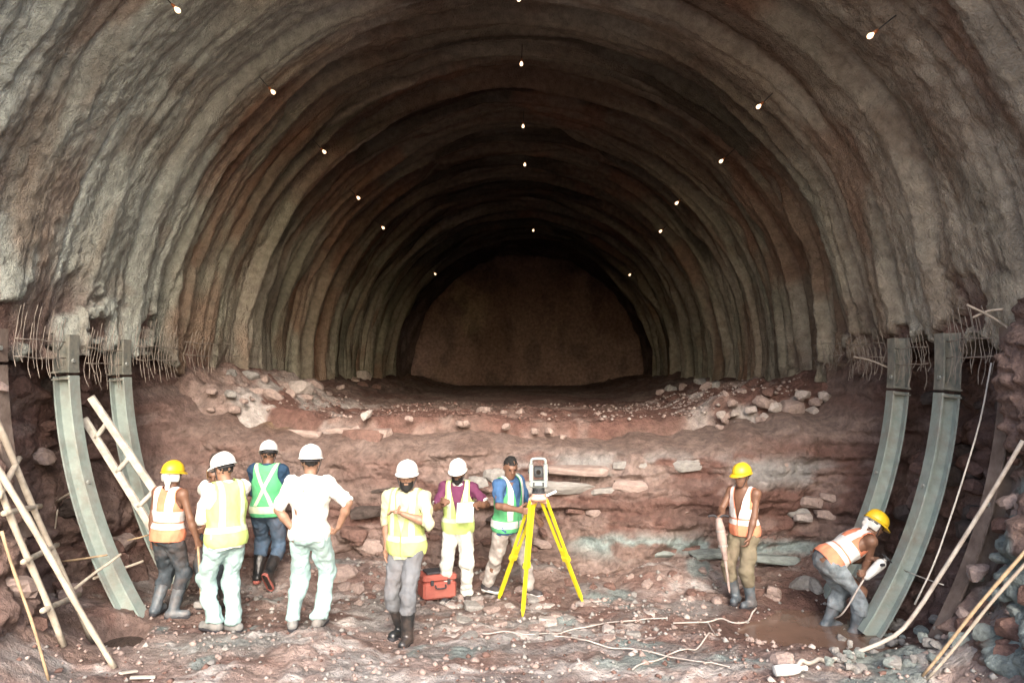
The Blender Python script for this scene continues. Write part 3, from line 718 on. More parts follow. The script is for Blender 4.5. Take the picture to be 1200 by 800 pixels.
mesh_strip(-1, 10.4, 11.6, 'mesh bars over the left rock heap, farther back', 3.15, 2.72, 14)
mesh_strip(1, 6.95, 7.72, 'fine mesh bars right of the broad right rib', 3.2, 2.6, 14)
mesh_strip(1, 8.08, 8.8, 'fine mesh bars between the two green right ribs', 3.0, 2.55, 13)
mesh_strip(1, 9.1, 10.2, 'fine mesh bars left of the right ribs, over the bench end', 3.05, 2.65, 18)
mesh_strip(1, 10.3, 11.4, 'mesh bars over the right rock heap, farther back', 3.0, 2.7, 14)
mesh_strip(-1, 11.8, 13.2, 'faint mesh bars over the left end of the bench, farthest back', 3.1, 2.75, 14)
# crossed rods caught on the right-hand edge of the vault
for (a, b, lab) in [((1133, 357, 6.9), (1190, 390, 6.75), 'bent rod sticking out of the vault above the right mesh'), ((1040, 430, 8.7), (1000, 418, 8.9), 'thin rod poking left from the farther right rib top'),
                    ((1140, 372, 6.9), (1176, 362, 6.8), 'short rod crossing the bent rod above the right mesh')]:
    P, Q = at(*a), at(*b); MB().tube(curve_pts([P, (P+Q)/2+[0, 0, .02], Q], 4), .012, 6).build('steel_rod', 'bar_metal', None, True, P).update_tag()
    tag(bpy.context.scene.collection.objects[-1], lab, 'rod')

# ================================================================ LADDERS, POLES, CABLES
def pole(name, a, b, rad, mat, label, group=None, knots=True, sag=0):
    P, Q = np.asarray(a, float), np.asarray(b, float); L = np.linalg.norm(Q-P); n = max(4, int(L/.12)); pts = []; rs = []
    ph = random.random()*6
    for i in range(n+1):
        t = i/n; p = P+(Q-P)*t; p = p + np.array([.008*math.sin(t*7+ph), 0, -sag*4*t*(1-t)]); pts.append(p)
        rs.append(rad*(1-.15*t)*(1.16 if knots and i % 3 == 0 else 1))
    o = MB().tube(pts, rs, 8).build(name, mat, None, True, P)
    return tag(o, label, 'pole', group)
def ladder(label, rails, rungs, rrad, mat, box=False):
    base = np.asarray(rails[0][1]); e = empty('ladder', base, label, 'ladder')
    for (P, Q) in rails:
        P, Q = np.asarray(P), np.asarray(Q); d = (Q-P)/np.linalg.norm(Q-P)
        if box:
            s = np.cross(d, [0, 1, 0]); s /= np.linalg.norm(s); f = np.cross(s, d)
            MB().cbox((P+Q)/2, (rrad*1.15, rrad*.7, np.linalg.norm(Q-P)/2), (s, f, d), .006).build('rail', mat, e)
        else:
            n = 14; MB().tube([P+(Q-P)*i/n + np.array([.008*math.sin(i*.7), 0, 0]) for i in range(n+1)], [rrad*(1.15 if i % 3 == 0 else 1) for i in range(n+1)], 8).build('rail', mat, e, True)
    for (P, Q) in rungs:
        P, Q = np.asarray(P), np.asarray(Q); n = 5
        MB().tube([P+(Q-P)*i/n for i in range(n+1)], [rrad*(.95 if not box else .8)*(1.12 if i % 2 else 1) for i in range(n+1)], 7).build('rung', mat, e, True)
YA = 6.15
def ontoground(px, py):
    return onground(px, py)
gA, gC = onground(75, 757), onground(108, 752)
tA, tC = at(-35, 488, 5.95), at(-30, 435, 6.05)
def lerp_to_px(P, Q, py):
    # point on the 3D line whose picture row is py
    ts = np.linspace(0, 1, 400); pr = []
    for t in ts:
        X = P+(Q-P)*t - CAM; pr.append(400 - FPX*np.dot(X, _u)/np.dot(X, _f))
    return P+(Q-P)*ts[int(np.argmin(np.abs(np.array(pr)-py)))]
rg = []
for (ya, yc) in ((577, 545), (600, 594), (655, 642), (712, 700)):
    P, Q = lerp_to_px(tA, gA, ya), lerp_to_px(tC, gC, yc); d = Q-P; rg.append((P-d*.22, Q+d*.28))
ladder('rough bamboo ladder leaning on the bank at the left edge', [(tA, gA), (tC, gC)], rg, .026, 'bamboo')
pole('bamboo_pole', at(-25, 512, 5.85), onground(134, 782), .027, 'bamboo', 'stout pale bamboo pole leaning across the bamboo ladder')
pole('bamboo_pole', at(2, 622, 5.7), onground(58, 797), .012, 'bamboo_dark', 'thin bamboo cane standing at the bottom left corner')
r1a, r1b = at(106, 465, 8.15), at(196, 597, 8.35); r2a, r2b = at(98, 490, 8.2), at(180, 622, 8.4)
rg = []
for t in (.17, .47, .78): rg.append((r1a+(r1b-r1a)*(t+.05), r2a+(r2b-r2a)*(t)))
ladder('grey plank ladder leaning between the two left ribs', [(r1a, r1b), (r2a, r2b)], rg, .034, 'plank', True)
for (a, b, rd, lab) in [((64, 589, 8.2), (92, 572, 7.9), .018, 'short stick poking out left of the nearer left rib'), ((60, 636, 8.1), (68, 597, 8.0), .008, 'thin upright rod in the left rock wall'),
                        ((72, 658, 7.85), (126, 650, 7.72), .012, 'yellowish cane running behind the left ladder to the rib'), ((86, 690, 7.35), (141, 649, 7.70), .017, 'stick propped slantwise against the nearer left rib'),
                        ((108, 678, 7.9), (168, 657, 8.2), .016, 'pale stick passing behind the nearer left rib foot'), ((150, 633, 8.5), (176, 626, 8.6), .010, 'thin cane between the two left ribs, low down')]:
    pole('stick', at(*a), at(*b), rd, 'bamboo_dark' if 'cane' in lab else 'bamboo', lab, 'sticks round the left ribs', False)
pole('bamboo_pole', at(1215, 628, 5.75), onground(1080, 792), .014, 'bamboo_dark', 'upper of two thin bamboo canes at the bottom right corner')
pole('bamboo_pole', at(1219, 640, 5.7), onground(1086, 796), .013, 'bamboo', 'lower of two thin bamboo canes at the bottom right corner')
def cable(name, P, rad, mat, label, cat='cable', n=3, group=None, wob=0):
    C = curve_pts(P, n)
    if wob:
        i = np.arange(len(C)); C = C + np.stack([wob*vn(i*.05, 1, 0, 3), wob*vn(i*.05, 5, 0, 4), 0*i], -1)
        z = ground_z(C[:, 0], C[:, 1]); zp = np.pad(z, 10, mode='edge'); C[:, 2] = np.maximum(np.mean([zp[q:q+len(z)] for q in range(21)], 0)+.022, z*.6+.4*np.mean([zp[q:q+len(z)] for q in range(21)], 0)+rad+.008)
    o = MB().tube(C, rad, 6).build(name, mat, None, True, C[0]); return tag(o, label, cat, group)
def floor_pts(L, lift=.012):
    "lay a line on the ground, following its clods"
    P = [atz(a, b, .06) for a, b in L]; C = curve_pts(P, 9); C[:, 2] = ground_z(C[:, 0], C[:, 1])+lift; return list(C)
cable('rope', [at(1162, 425, 7.0), at(1149, 492, 7.0), at(1129, 560, 6.95), at(1112, 612, 6.9), at(1094, 662, 6.85), at(1072, 708, 6.8)], .008, 'rope', 'thin pale rope hanging from the vault down the right bank', 'rope')
cable('hose', [at(1199, 516, 6.3), at(1170, 565, 6.38), at(1135, 622, 6.5), at(1100, 677, 6.6), at(1075, 715, 6.65), at(1048, 745, 6.6)] + floor_pts([(1010, 776), (965, 793), (920, 806)], .03)[3:], .019, 'hose_white', 'long pale hose slanting down the right bank and bending onto the floor', 'hose')
cable('cable', floor_pts([(565, 735), (590, 738), (620, 743), (645, 738), (667, 733), (700, 729), (740, 730), (783, 724)]), .0068, 'cable_white', 'white cable on the floor running right from below the tripod', wob=.02)
cable('cable', floor_pts([(640, 744), (660, 748), (683, 758), (710, 765), (733, 770), (783, 781), (820, 792), (856, 803)]), .007, 'cable_white', 'white cable crossing the floor to the bottom edge', wob=.02)
cable('cable', floor_pts([(788, 727), (815, 724), (832, 721), (846, 717), (862, 719), (879, 713), (884, 705)]), .009, 'cable_white', 'white cable trailing to the feet of the man with the drill', wob=.02)
cable('cable', floor_pts([(829, 722), (838, 737), (834, 750), (822, 763), (806, 769), (790, 776), (768, 787), (742, 801)]), .007, 'cable_white', 'white cable looping from the drill cable to the bottom edge', wob=.02)
cable('rod_tie', [at(1060, 668, 7.75), at(1085, 678, 7.3), at(1106, 685, 6.9)], .006, 'rope', 'thin wire tied across behind the pale hose', 'wire')
# small litter
def bottle(px, py, rot, label):
    p = onground(px, py)+[0, 0, .045]; e = empty('plastic_bottle', p, label, 'bottle'); d = np.array([math.cos(rot), math.sin(rot), 0])
    prof = [(-.13, .02), (-.125, .042), (-.05, .046), (.03, .044), (.075, .036), (.105, .018), (.13, .017)]
    MB().tube([p+d*a for a, _ in prof], [q for _, q in prof], 12).build('body', 'white_plastic', e, True)
    MB().tube([p+d*.128, p+d*.155], .021, 10).build('cap', 'white_plastic', e)
bottle(925, 791, .25, 'white plastic bottle lying on the floor at the bottom edge')
for (a, b, lab) in [((140, 793), (160, 790), 'broken pale lath lying left at the bottom edge'), ((152, 798), (182, 797), 'longer broken lath lying flat at the bottom left')]:
    P, Q = onground(*a)+[0, 0, .03], onground(*b)+[0, 0, .03]; d = (Q-P)/np.linalg.norm(Q-P); s = np.cross(d, [0, 0, 1]); s /= np.linalg.norm(s)
    o = MB().cbox((P+Q)/2, (.02, .008, np.linalg.norm(Q-P)/2), (s, np.cross(s, d), d), .003).build('lath', 'plank', None, False, (P+Q)/2); tag(o, lab, 'lath')

# ================================================================ LIGHT BULBS
def bulb(px, py, label, r=4.42):
    d = ray(px, py); ox, oz = CAM[0]-CX, CAM[2]-CZ
    A = d[0]**2+d[2]**2; B = 2*(ox*d[0]+oz*d[2]); Cc = ox*ox+oz*oz-r*r
    t = (-B+math.sqrt(B*B-4*A*Cc))/(2*A); p = CAM+d*t
    n = np.array([p[0]-CX, 0, p[2]-CZ]); n /= np.linalg.norm(n)
    e = empty('light_bulb', p, label, 'light bulb', 'lit bulbs strung along the vault')
    rim = .026 if p[1] < 14 else .029
    V = [p - n*rim*1.25]; prof = [(-1.1, .5), (-.7, .86), (-.1, 1.0), (.5, .85), (1.0, .55), (1.5, .40)]
    MB().tube([p+n*rim*a for a, _ in prof], [rim*q for _, q in prof], 10).build('glass', 'bulb_core', e, True)
    MB().tube([p+n*rim*1.4, p+n*rim*2.6, p+n*rim*3.4], [rim*.62, rim*.6, rim*.35], 10).build('socket', 'bulb_socket', e, True)
    MB().tube([p+n*rim*3.3, p+n*.3], .007, 6).build('wire', 'black_wire', e)
ordn = ['nearest', 'second nearest', 'third nearest', 'fourth nearest', 'fifth nearest', 'farthest']
for i, (x, y) in enumerate([(208, 12), (320, 108), (380, 178), (420, 232), (449, 267), (510, 321)]):
    bulb(x, y, ordn[i]+' lit bulb of the left-hand row on the vault')
for i, (x, y) in enumerate([(1020, 42), (889, 125), (845, 189), (793, 238), (774, 271), (738, 322)]):
    bulb(x, y, ordn[i]+' lit bulb of the right-hand row on the vault')
for i, (x, y) in enumerate([(608, -1), (611, 75), (613, 148), (615, 193), (625, 270)]):
    bulb(x, y, (ordn[:4]+['farthest'])[i]+' lit bulb of the row along the crown')

# ================================================================ PEOPLE
def nrm(v):
    v = np.asarray(v, float); return v/(np.linalg.norm(v)+1e-9)
class SDF:
    "signed-distance field on a grid -> one continuous surface (surface nets)"
    def __init__(s, lo, hi, h):
        s.h = h; s.lo = np.asarray(lo, float)-3*h; n = np.ceil((np.asarray(hi)+3*h-s.lo)/h).astype(int)+1
        s.n = n; s.d = np.full(tuple(n), .5, np.float32)
    def blk(s, lo, hi):
        a = np.clip(np.floor((lo-s.lo)/s.h).astype(int), 0, s.n-1); b = np.clip(np.ceil((hi-s.lo)/s.h).astype(int)+1, 1, s.n)
        sl = tuple(slice(a[i], b[i]) for i in range(3))
        g = [s.lo[i] + s.h*np.arange(a[i], b[i]) for i in range(3)]
        return sl, np.stack(np.meshgrid(*g, indexing='ij'), -1)
    def comb(s, sl, d, k, sub=False):
        a = s.d[sl]
        if sub: s.d[sl] = np.maximum(a, -d); return
        if k > 0:
            q = np.maximum(k-np.abs(a-d), 0)/k; s.d[sl] = np.minimum(a, d) - q*q*k*.25
        else: s.d[sl] = np.minimum(a, d)
    def cap(s, A, B, r0, r1, k=.03, flat=(False, False), sub=False):
        A, B = np.asarray(A, float), np.asarray(B, float); mr = max(r0, r1)+.06
        sl, P = s.blk(np.minimum(A, B)-mr, np.maximum(A, B)+mr)
        if P.size == 0: return
        ab = B-A; L2 = ab@ab+1e-9; t0 = ((P-A)@ab)/L2; t = np.clip(t0, 0, 1)
        d = np.linalg.norm(P-A-t[..., None]*ab, axis=-1) - (r0+(r1-r0)*t)
        L = math.sqrt(L2)
        if flat[0]: d = np.maximum(d, -t0*L)
        if flat[1]: d = np.maximum(d, (t0-1)*L)
        s.comb(sl, d, k, sub)
    def ell(s, c, rad, ax=None, k=.03, sub=False):
        c = np.asarray(c, float); rad = np.asarray(rad, float); mr = rad.max()+.06; sl, P = s.blk(c-mr, c+mr)
        if P.size == 0: return
        q = P-c
        if ax is not None: q = q@np.asarray(ax).T
        k0 = np.linalg.norm(q/rad, axis=-1); k1 = np.linalg.norm(q/rad**2, axis=-1)+1e-9
        s.comb(sl, k0*(k0-1)/k1, k, sub)
    def mesh(s):
        d = s.d; n = s.n; ins = d < 0
        c = np.zeros(tuple(n-1), np.uint8)
        for i in (0, 1):
            for j in (0, 1):
                for k in (0, 1): c += ins[i:n[0]-1+i, j:n[1]-1+j, k:n[2]-1+k]
        act = np.argwhere((c > 0) & (c < 8)); idx = np.full(tuple(n-1), -1, np.int64); idx[tuple(act.T)] = np.arange(len(act))
        acc = np.zeros((len(act), 3)); cnt = np.zeros(len(act))
        for ax in range(3):
            o1, o2 = [a for a in range(3) if a != ax]
            for i in (0, 1):
                for j in (0, 1):
                    p = act.copy(); p[:, o1] += i; p[:, o2] += j; q = p.copy(); q[:, ax] += 1
                    a = d[tuple(p.T)]; b = d[tuple(q.T)]; m = (a < 0) != (b < 0)
                    t = np.where(m, a/(a-b+1e-12), 0); v = p.astype(float); v[:, ax] += t
                    acc[m] += v[m]; cnt[m] += 1
        V = s.lo + s.h*acc/np.maximum(cnt, 1)[:, None]
        F = []
        for ax in range(3):
            o1, o2 = (ax+1) % 3, (ax+2) % 3
            sl0 = [slice(None)]*3; sl1 = [slice(None)]*3; sl0[ax] = slice(0, n[ax]-1); sl1[ax] = slice(1, n[ax])
            A = ins[tuple(sl0)]; B = ins[tuple(sl1)]
            e = np.argwhere(A != B); e = e[(e[:, o1] > 0) & (e[:, o2] > 0) & (e[:, o1] < n[o1]-1) & (e[:, o2] < n[o2]-1)]
            def cell(i, j):
                q = e.copy(); q[:, o1] -= i; q[:, o2] -= j; return idx[tuple(q.T)]
            Q = np.stack([cell(1, 1), cell(0, 1), cell(0, 0), cell(1, 0)], -1)
            flip = ~A[tuple(e.T)]; Q[flip] = Q[flip][:, ::-1]; F.append(Q)
        return V, np.vstack(F)
def vnormals(V, F):
    t = F if F.shape[1] == 3 else np.vstack([F[:, [0, 1, 2]], F[:, [0, 2, 3]]])
    fn = np.cross(V[t[:, 1]]-V[t[:, 0]], V[t[:, 2]]-V[t[:, 0]]); N = np.zeros_like(V)
    for i in range(3): np.add.at(N, t[:, i], fn)
    return N/(np.linalg.norm(N, axis=1)[:, None]+1e-12)
def clip(V, F, f):
    "keep the part of the surface where f > 0, cutting triangles along f = 0"
    t = F if F.shape[1] == 3 else np.vstack([F[:, [0, 1, 2]], F[:, [0, 2, 3]]])
    s = f > 0; k = s[t].sum(1); out = [t[k == 3]]; nv = [V]; base = len(V)
    for cnt in (1, 2):
        T = t[k == cnt]
        if not len(T): continue
        lone = s[T] if cnt == 1 else ~s[T]
        i = lone.argmax(1); r = np.arange(len(T)); a, b, c = T[r, i], T[r, (i+1) % 3], T[r, (i+2) % 3]
        def cut(p, q):
            w_ = f[p]/(f[p]-f[q]+1e-12); return V[p]+(V[q]-V[p])*w_[:, None]
        P1, P2 = cut(a, b), cut(a, c); n = len(T); i1 = base+np.arange(n); i2 = i1+n; base += 2*n; nv += [P1, P2]
        if cnt == 1: out.append(np.stack([a, i1, i2], -1))
        else: out += [np.stack([i1, b, c], -1), np.stack([i1, c, i2], -1)]
    V2 = np.vstack(nv); T = np.vstack(out); u, inv = np.unique(T, return_inverse=True)
    return V2[u], inv.reshape(-1, 3)
def ik(A, T, l1, l2, hint):
    A, T = np.asarray(A, float), np.asarray(T, float); d = T-A; L = np.linalg.norm(d); mx = (l1+l2)*.997
    if L > mx: T = A+d*mx/L; d = T-A; L = mx
    u = d/L; a = (l1*l1-l2*l2+L*L)/(2*L); h = math.sqrt(max(l1*l1-a*a, 0))
    v = np.asarray(hint, float) - u*np.dot(hint, u); v = nrm(v); return A+u*a+v*h, T

def person(label, base, face, H=1.7, lean=0., slean=0., pelvis=(0, 0, 0), yawtop=0., head=(0, 0), hands=None, elbows=None, feet=None, knees=None,
           skin='skin_brown', shirt=None, sleeve=1.0, hem=-.10, trousers='jean_dark', boots=None, shoes=None, vest=None, vest_open=True, helmet=None,
           hair='full', beard=False, cloth=None, curl=(.5, .5), bulk=1.0, handdir=(None, None), leg_loose=1.0, cuff=None, boot_top=.34):
    s = H/1.72; bx, by = base[0], base[1]; gzv = base[2]; root = empty('person', (bx, by, gzv), label, 'person', 'people at work in the tunnel')
    a = R(face); F = np.array([-math.sin(a), math.cos(a), 0]); Rt = np.array([math.cos(a), math.sin(a), 0]); U = np.array([0, 0, 1.]); B0 = np.array([bx, by, gzv])
    loc = lambda p: B0 + s*(Rt*p[0]+F*p[1]+U*p[2])
    PEL = loc((pelvis[0], pelvis[1], .93+pelvis[2]))
    tU = nrm(U*math.cos(lean) + F*math.sin(lean) + Rt*math.sin(slean)); tR = nrm(Rt - tU*np.dot(Rt, tU)); tF = np.cross(tU, tR)
    ya = R(yawtop); tR2 = tR*math.cos(ya)+tF*math.sin(ya); tF2 = np.cross(tU, tR2)
    tor = lambda u, v, w_: PEL + s*(tR*u+tF*v+tU*w_)
    torT = lambda u, v, w_: PEL + s*(tR2*u+tF2*v+tU*w_)
    AXT = np.stack([tR2, tF2, tU]); AXP = np.stack([tR, tF, tU])
    SH = {-1: torT(-.182, 0, .485), 1: torT(.182, 0, .485)}
    NK = torT(0, .0, .53)
    # head frame
    hy, hp = R(head[0]), R(head[1])
    up0 = nrm(tU*.55+U*.45) if lean > .5 else nrm(tU*.7+U*.3)
    f0 = nrm(F*math.cos(hy) - Rt*math.sin(hy)); hR = nrm(np.cross(f0, up0)); f0 = np.cross(up0, hR)
    hF = f0*math.cos(hp)-up0*math.sin(hp); hU = np.cross(hR, hF)
    HC = NK + s*(up0*.075+hU*.078+hF*.018); AXH = np.stack([hR, hF, hU])
    hd = lambda u, v, w_: HC + s*(hR*u+hF*v+hU*w_)
    hip = {-1: tor(-.092, 0, -.03), 1: tor(.092, 0, -.03)}
    feet = feet or {-1: (-.12, 0, 0, 0), 1: (.12, .02, 0, 0)}
    knees = knees or {-1: (-.15, 1, 0), 1: (.15, 1, 0)}
    ANK = {}; KN = {}; TOE = {}; FU = {}
    for e in (-1, 1):
        ft = feet[e]
        if len(ft) >= 5 and ft[4] == 'w': T = np.array(ft[0]); td = ft[1]; pit = ft[2]
        else: T = loc((ft[0], ft[1], .085+ft[2])); T[2] = T[2] if ft[2] > .02 else gz(T[0], T[1])+.08*s; td = ft[3]; pit = ft[4] if len(ft) > 4 else 0
        kh = knees[e]; KN[e], ANK[e] = ik(hip[e], T, .455*s, .435*s, Rt*kh[0]+F*kh[1]+U*kh[2])
        b = a+R(td); fd = np.array([-math.sin(b), math.cos(b), 0]); fdp = fd*math.cos(R(pit)) - U*math.sin(R(pit)); TOE[e] = fdp; FU[e] = nrm(U - fdp*np.dot(U, fdp)+1e-6)
    hands = hands or {}; elbows = elbows or {}
    WR = {}; EL = {}
    for e in (-1, 1):
        T = hands.get(e, (.24*e, .04, .80)); T = np.array(T[0]) if T[-1] == 'w' else loc(T)
        eh = elbows.get(e, (.35*e, -1, -.2)); EL[e], WR[e] = ik(SH[e], T, .292*s, .262*s, Rt*eh[0]+F*eh[1]+U*eh[2])
    pts = np.array([PEL, NK, HC, *SH.values(), *KN.values(), *ANK.values(), *EL.values(), *WR.values()])
    lo, hi = pts.min(0)-.26*s, pts.max(0)+.26*s; lo[2] = min(lo[2], gzv-.05)
    # ---------------- body: one continuous skin
    g = SDF(lo, hi, .0085)
    def torso(g, off=0., k=.05, b=bulk, top=True):
        g.ell(tor(0, 0, .0), np.array([.162*b+off, .112*b+off, .135+off])*s, AXP, k)
        g.ell((tor(0, .01, .17)+torT(0, .01, .17))/2, np.array([.145*b+off, .108*b+off, .18+off])*s, AXP, k)
        g.ell(torT(0, .0, .34), np.array([.166*b+off, .116*b+off, .19+off])*s, AXT, k)
        if top: g.cap(torT(-.15, -.01, .475), torT(.15, -.01, .475), (.052+off)*s, (.052+off)*s, k)
    torso(g)
    g.cap(torT(0, -.01, .46), HC-hU*.05*s, .064*s, .054*s, .04)
    for e in (-1, 1):
        g.ell(SH[e]-tU*.005*s, np.array([.058, .06, .062])*s, AXT, .04)
        g.cap(SH[e], EL[e], .050*s, .039*s, .03); d = WR[e]-EL[e]
        g.cap(EL[e], EL[e]+d*.35, .040*s, .043*s, .02); g.cap(EL[e]+d*.35, WR[e], .043*s, .027*s, .02)
        g.cap(hip[e], KN[e], .088*s, .056*s, .05); d2 = ANK[e]-KN[e]; bk = nrm(np.cross(d2, np.cross(F, d2)))
        g.cap(KN[e], KN[e]+d2*.4, .054*s, .056*s, .03); g.cap(KN[e]+d2*.4, ANK[e], .054*s, .036*s, .03)
        g.cap(ANK[e]-FU[e]*.035*s-TOE[e]*.03*s, ANK[e]-FU[e]*.05*s+TOE[e]*.14*s, .038*s, .030*s, .03)
        # hand: palm, four fingers of different lengths, thumb from the side
        fd = nrm(d) if handdir[0 if e < 0 else 1] is None else nrm(handdir[0 if e < 0 else 1])
        pn = nrm(np.cross(fd, np.cross(-Rt*e*.9+F*.3, fd)))        # the way the palm faces (inwards)
        sd = nrm(np.cross(pn, fd))
        if np.dot(sd, F) < 0: sd = -sd                             # thumb side forward
        for o_ in (-.024, 0, .024):
            g.cap(WR[e]+sd*o_*.6*s, WR[e]+fd*.085*s+sd*o_*s, .017*s, .016*s, .012)
        c = curl[0 if e < 0 else 1]
        for o_, L in ((.031, .070), (.0105, .080), (-.0105, .074), (-.031, .058)):
            p0 = WR[e]+fd*.088*s+sd*o_*s; d1 = nrm(fd*math.cos(c)+pn*math.sin(c)); p1 = p0+d1*L*.52*s
            d3 = nrm(fd*math.cos(c*2.2)+pn*math.sin(c*2.2)); g.cap(p0, p1, .0098*s, .009*s, .004); g.cap(p1, p1+d3*L*.5*s, .009*s, .0078*s, .004)
        t0 = WR[e]+fd*.025*s+sd*.03*s; t1 = t0+(fd*.6+sd*.65+pn*.35)*.045*s; g.cap(t0, t1, .0125*s, .0105*s, .01); g.cap(t1, t1+nrm(fd*.9+sd*.15+pn*.4)*.032*s, .010*s, .0085*s, .005)
    # head
    g.ell(hd(0, -.012, .022), np.array([.076, .094, .098])*s, AXH, .02)
    g.ell(hd(0, .030, -.05), np.array([.060, .062, .072])*s, AXH, .035)
    g.ell(hd(0, .062, -.10), np.array([.026, .022, .018])*s, AXH, .03)
    g.cap(hd(0, .082, .018), hd(0, .104, -.022), .011*s, .015*s, .012)
    g.cap(hd(-.03, .078, .03), hd(.03, .078, .03), .013*s, .013*s, .02)
    for e in (-1, 1):
        g.ell(hd(.078*e, -.005, -.008), np.array([.011, .019, .032])*s, AXH, .006)
        g.ell(hd(.032*e, .100, .008), np.array([.018, .014, .012])*s, AXH, 0, True)
    g.cap(hd(-.02, .088, -.058), hd(.02, .088, -.058), .008*s, .008*s, .008)
    V, Fq = g.mesh(); mk('body', V-B0, Fq, skin, root)
    for e in (-1, 1):
        MB().tube([hd(.032*e, .076, .008), hd(.032*e, .082, .008), hd(.032*e, .0905, .008)], [.012*s, .013*s, .006*s], 10).build('eye', 'eye_dark', root, True)
    # hair, beard, cloth
    def layer(name, mat, build, field=None, h=.011, fold=0, fs=(14, 14, 9), parent=root, solid=0, box=None):
        q = SDF(lo, hi, h) if box is None else SDF(np.asarray(box[0])-box[1]*s, np.asarray(box[0])+box[1]*s, h); build(q); V, Fq = q.mesh()
        if fold:
            N = vnormals(V, Fq); amt = fbm(V[:, 0]*fs[0]+bx*3, V[:, 1]*fs[1], V[:, 2]*fs[2], 3, int(abs(bx)*37))
            V = V + N*(amt*fold)[:, None]
        raw = (V, Fq)
        if field is not None: V, Fq = clip(V, Fq, field(V))
        o = mk(name, V-B0, Fq, mat, parent)
        if solid:
            m = o.modifiers.new('thickness', 'SOLIDIFY'); m.thickness = solid; m.offset = 1
        return o, raw
    hl = lambda V: (V-HC)@AXH.T/s
    if hair:
        def hf(V):
            q = hl(V); return np.where(q[:, 1] > .02, q[:, 2]-.062, q[:, 2]+.055-np.clip(q[:, 1]+.035, 0, .06)*2.2)
        layer('hair', 'hair_black', lambda q: (q.ell(hd(0, -.016, .030), np.array([.0805, .099, .100])*s, AXH, .02)), hf, .009, .009, (45, 45, 45), box=(HC, .16))
    if beard:
        def bf_(V):
            q = hl(V); return np.minimum(np.minimum(q[:, 1]-.0, -.042-q[:, 2]+.5*np.maximum(.02-q[:, 1], 0)+.35*np.maximum(np.abs(q[:, 0])-.045, 0)*2), 0.03-np.abs(q[:, 2]+.135)*0+.0) + 0*q[:, 0] - .05*((np.abs(q[:, 0]) < .022) & (np.abs(q[:, 2]+.058) < .008))
        layer('beard', 'hair_black', lambda q: (q.ell(hd(0, .034, -.058), np.array([.068, .066, .085])*s, AXH, .02), q.ell(hd(0, .07, -.115), np.array([.034, .03, .034])*s, AXH, .02)), bf_, .008, .004, (70, 70, 70), box=(HC, .2))
    if cloth:
        layer('head_cloth', cloth, lambda q: (q.ell(hd(0, -.02, -.01), np.array([.094, .112, .115])*s, AXH, .02), q.cap(hd(.03, -.09, -.06), hd(.05, -.10, -.15), .03*s, .02*s, .03)),
              lambda V: np.minimum(np.minimum(.075-hl(V)[:, 2], hl(V)[:, 2]+.062+.10*(hl(V)[:, 1] < -.085)*(hl(V)[:, 0] > 0)), .012-hl(V)[:, 1]), .011, .008, (30, 30, 30), root, .004, box=(HC, .24))
    # ---------------- trousers
    bt = boot_top*s if boots else 0
    def tr(q):
        q.ell(tor(0, 0, -.01), np.array([.176*bulk, .128*bulk, .135])*s, AXP, .04)
        q.cap(tor(0, 0, .0), tor(0, 0, .10), .125*s, .12*s, .05, (False, True))
        for e in (-1, 1):
            hb = hip[e]+(KN[e]-hip[e])*.1
            q.cap(hb, KN[e], .100*s*leg_loose, .079*s*leg_loose, .045)
            E = ANK[e]+FU[e]*0; d = ANK[e]-KN[e]
            end = KN[e]+d*(.98 if not boots else (1-(boot_top-.10)/.44))
            q.cap(KN[e], end, .078*s*leg_loose, (.072 if not boots else .076)*s*leg_loose, .03, (False, True))
            if not boots: q.ell(KN[e]+d*.93, np.array([.074, .076, .03])*s*leg_loose, None, .02)
    def trf(V):
        q = (V-PEL)@AXP.T/s; return .085-q[:, 2]
    layer('trousers', trousers, tr, trf, .0115, .017, (10, 10, 9))
    # ---------------- footwear
    for e in (-1, 1):
        d = nrm(KN[e]-ANK[e]); A = ANK[e]; sole = A-FU[e]*.062*s
        if boots:
            o, _ = layer('boot', boots, lambda q: (q.cap(A-FU[e]*.02*s, A+d*(boot_top-.085)*s, .058*s, .074*s, .03, (False, True)), q.cap(A-FU[e]*.03*s-TOE[e]*.035*s, A-FU[e]*.036*s+TOE[e]*.15*s, .050*s, .047*s, .03)), None, .010, .004, (20, 20, 14), box=(A+d*.1*s, .36))
            sm = 'sole_red' if boots == 'boot_black' and vest == 'green_x' else 'strap_dark'
            layer('sole', sm, lambda q: q.cap(sole-TOE[e]*.045*s, sole+TOE[e]*.16*s, .046*s, .048*s, .01), lambda V: .02*s-np.abs((V-sole)@FU[e]), .010, 0, parent=o, box=(A, .28))
        elif shoes:
            o, _ = layer('shoe', shoes, lambda q: (q.cap(A-FU[e]*.03*s-TOE[e]*.045*s, A-FU[e]*.04*s+TOE[e]*.16*s, .050*s, .040*s, .03), q.cap(A-FU[e]*.02*s, A+FU[e]*.02*s, .046*s, .046*s, .03)), None, .009, .003, (20, 20, 20), box=(A, .28))
            layer('sole', 'strap_dark' if shoes == 'shoe_grey' else 'white_plastic', lambda q: q.cap(sole-TOE[e]*.045*s, sole+TOE[e]*.165*s, .046*s, .040*s, .01), lambda V: .016*s-np.abs((V-sole)@FU[e]), .009, 0, parent=o, box=(A, .28))
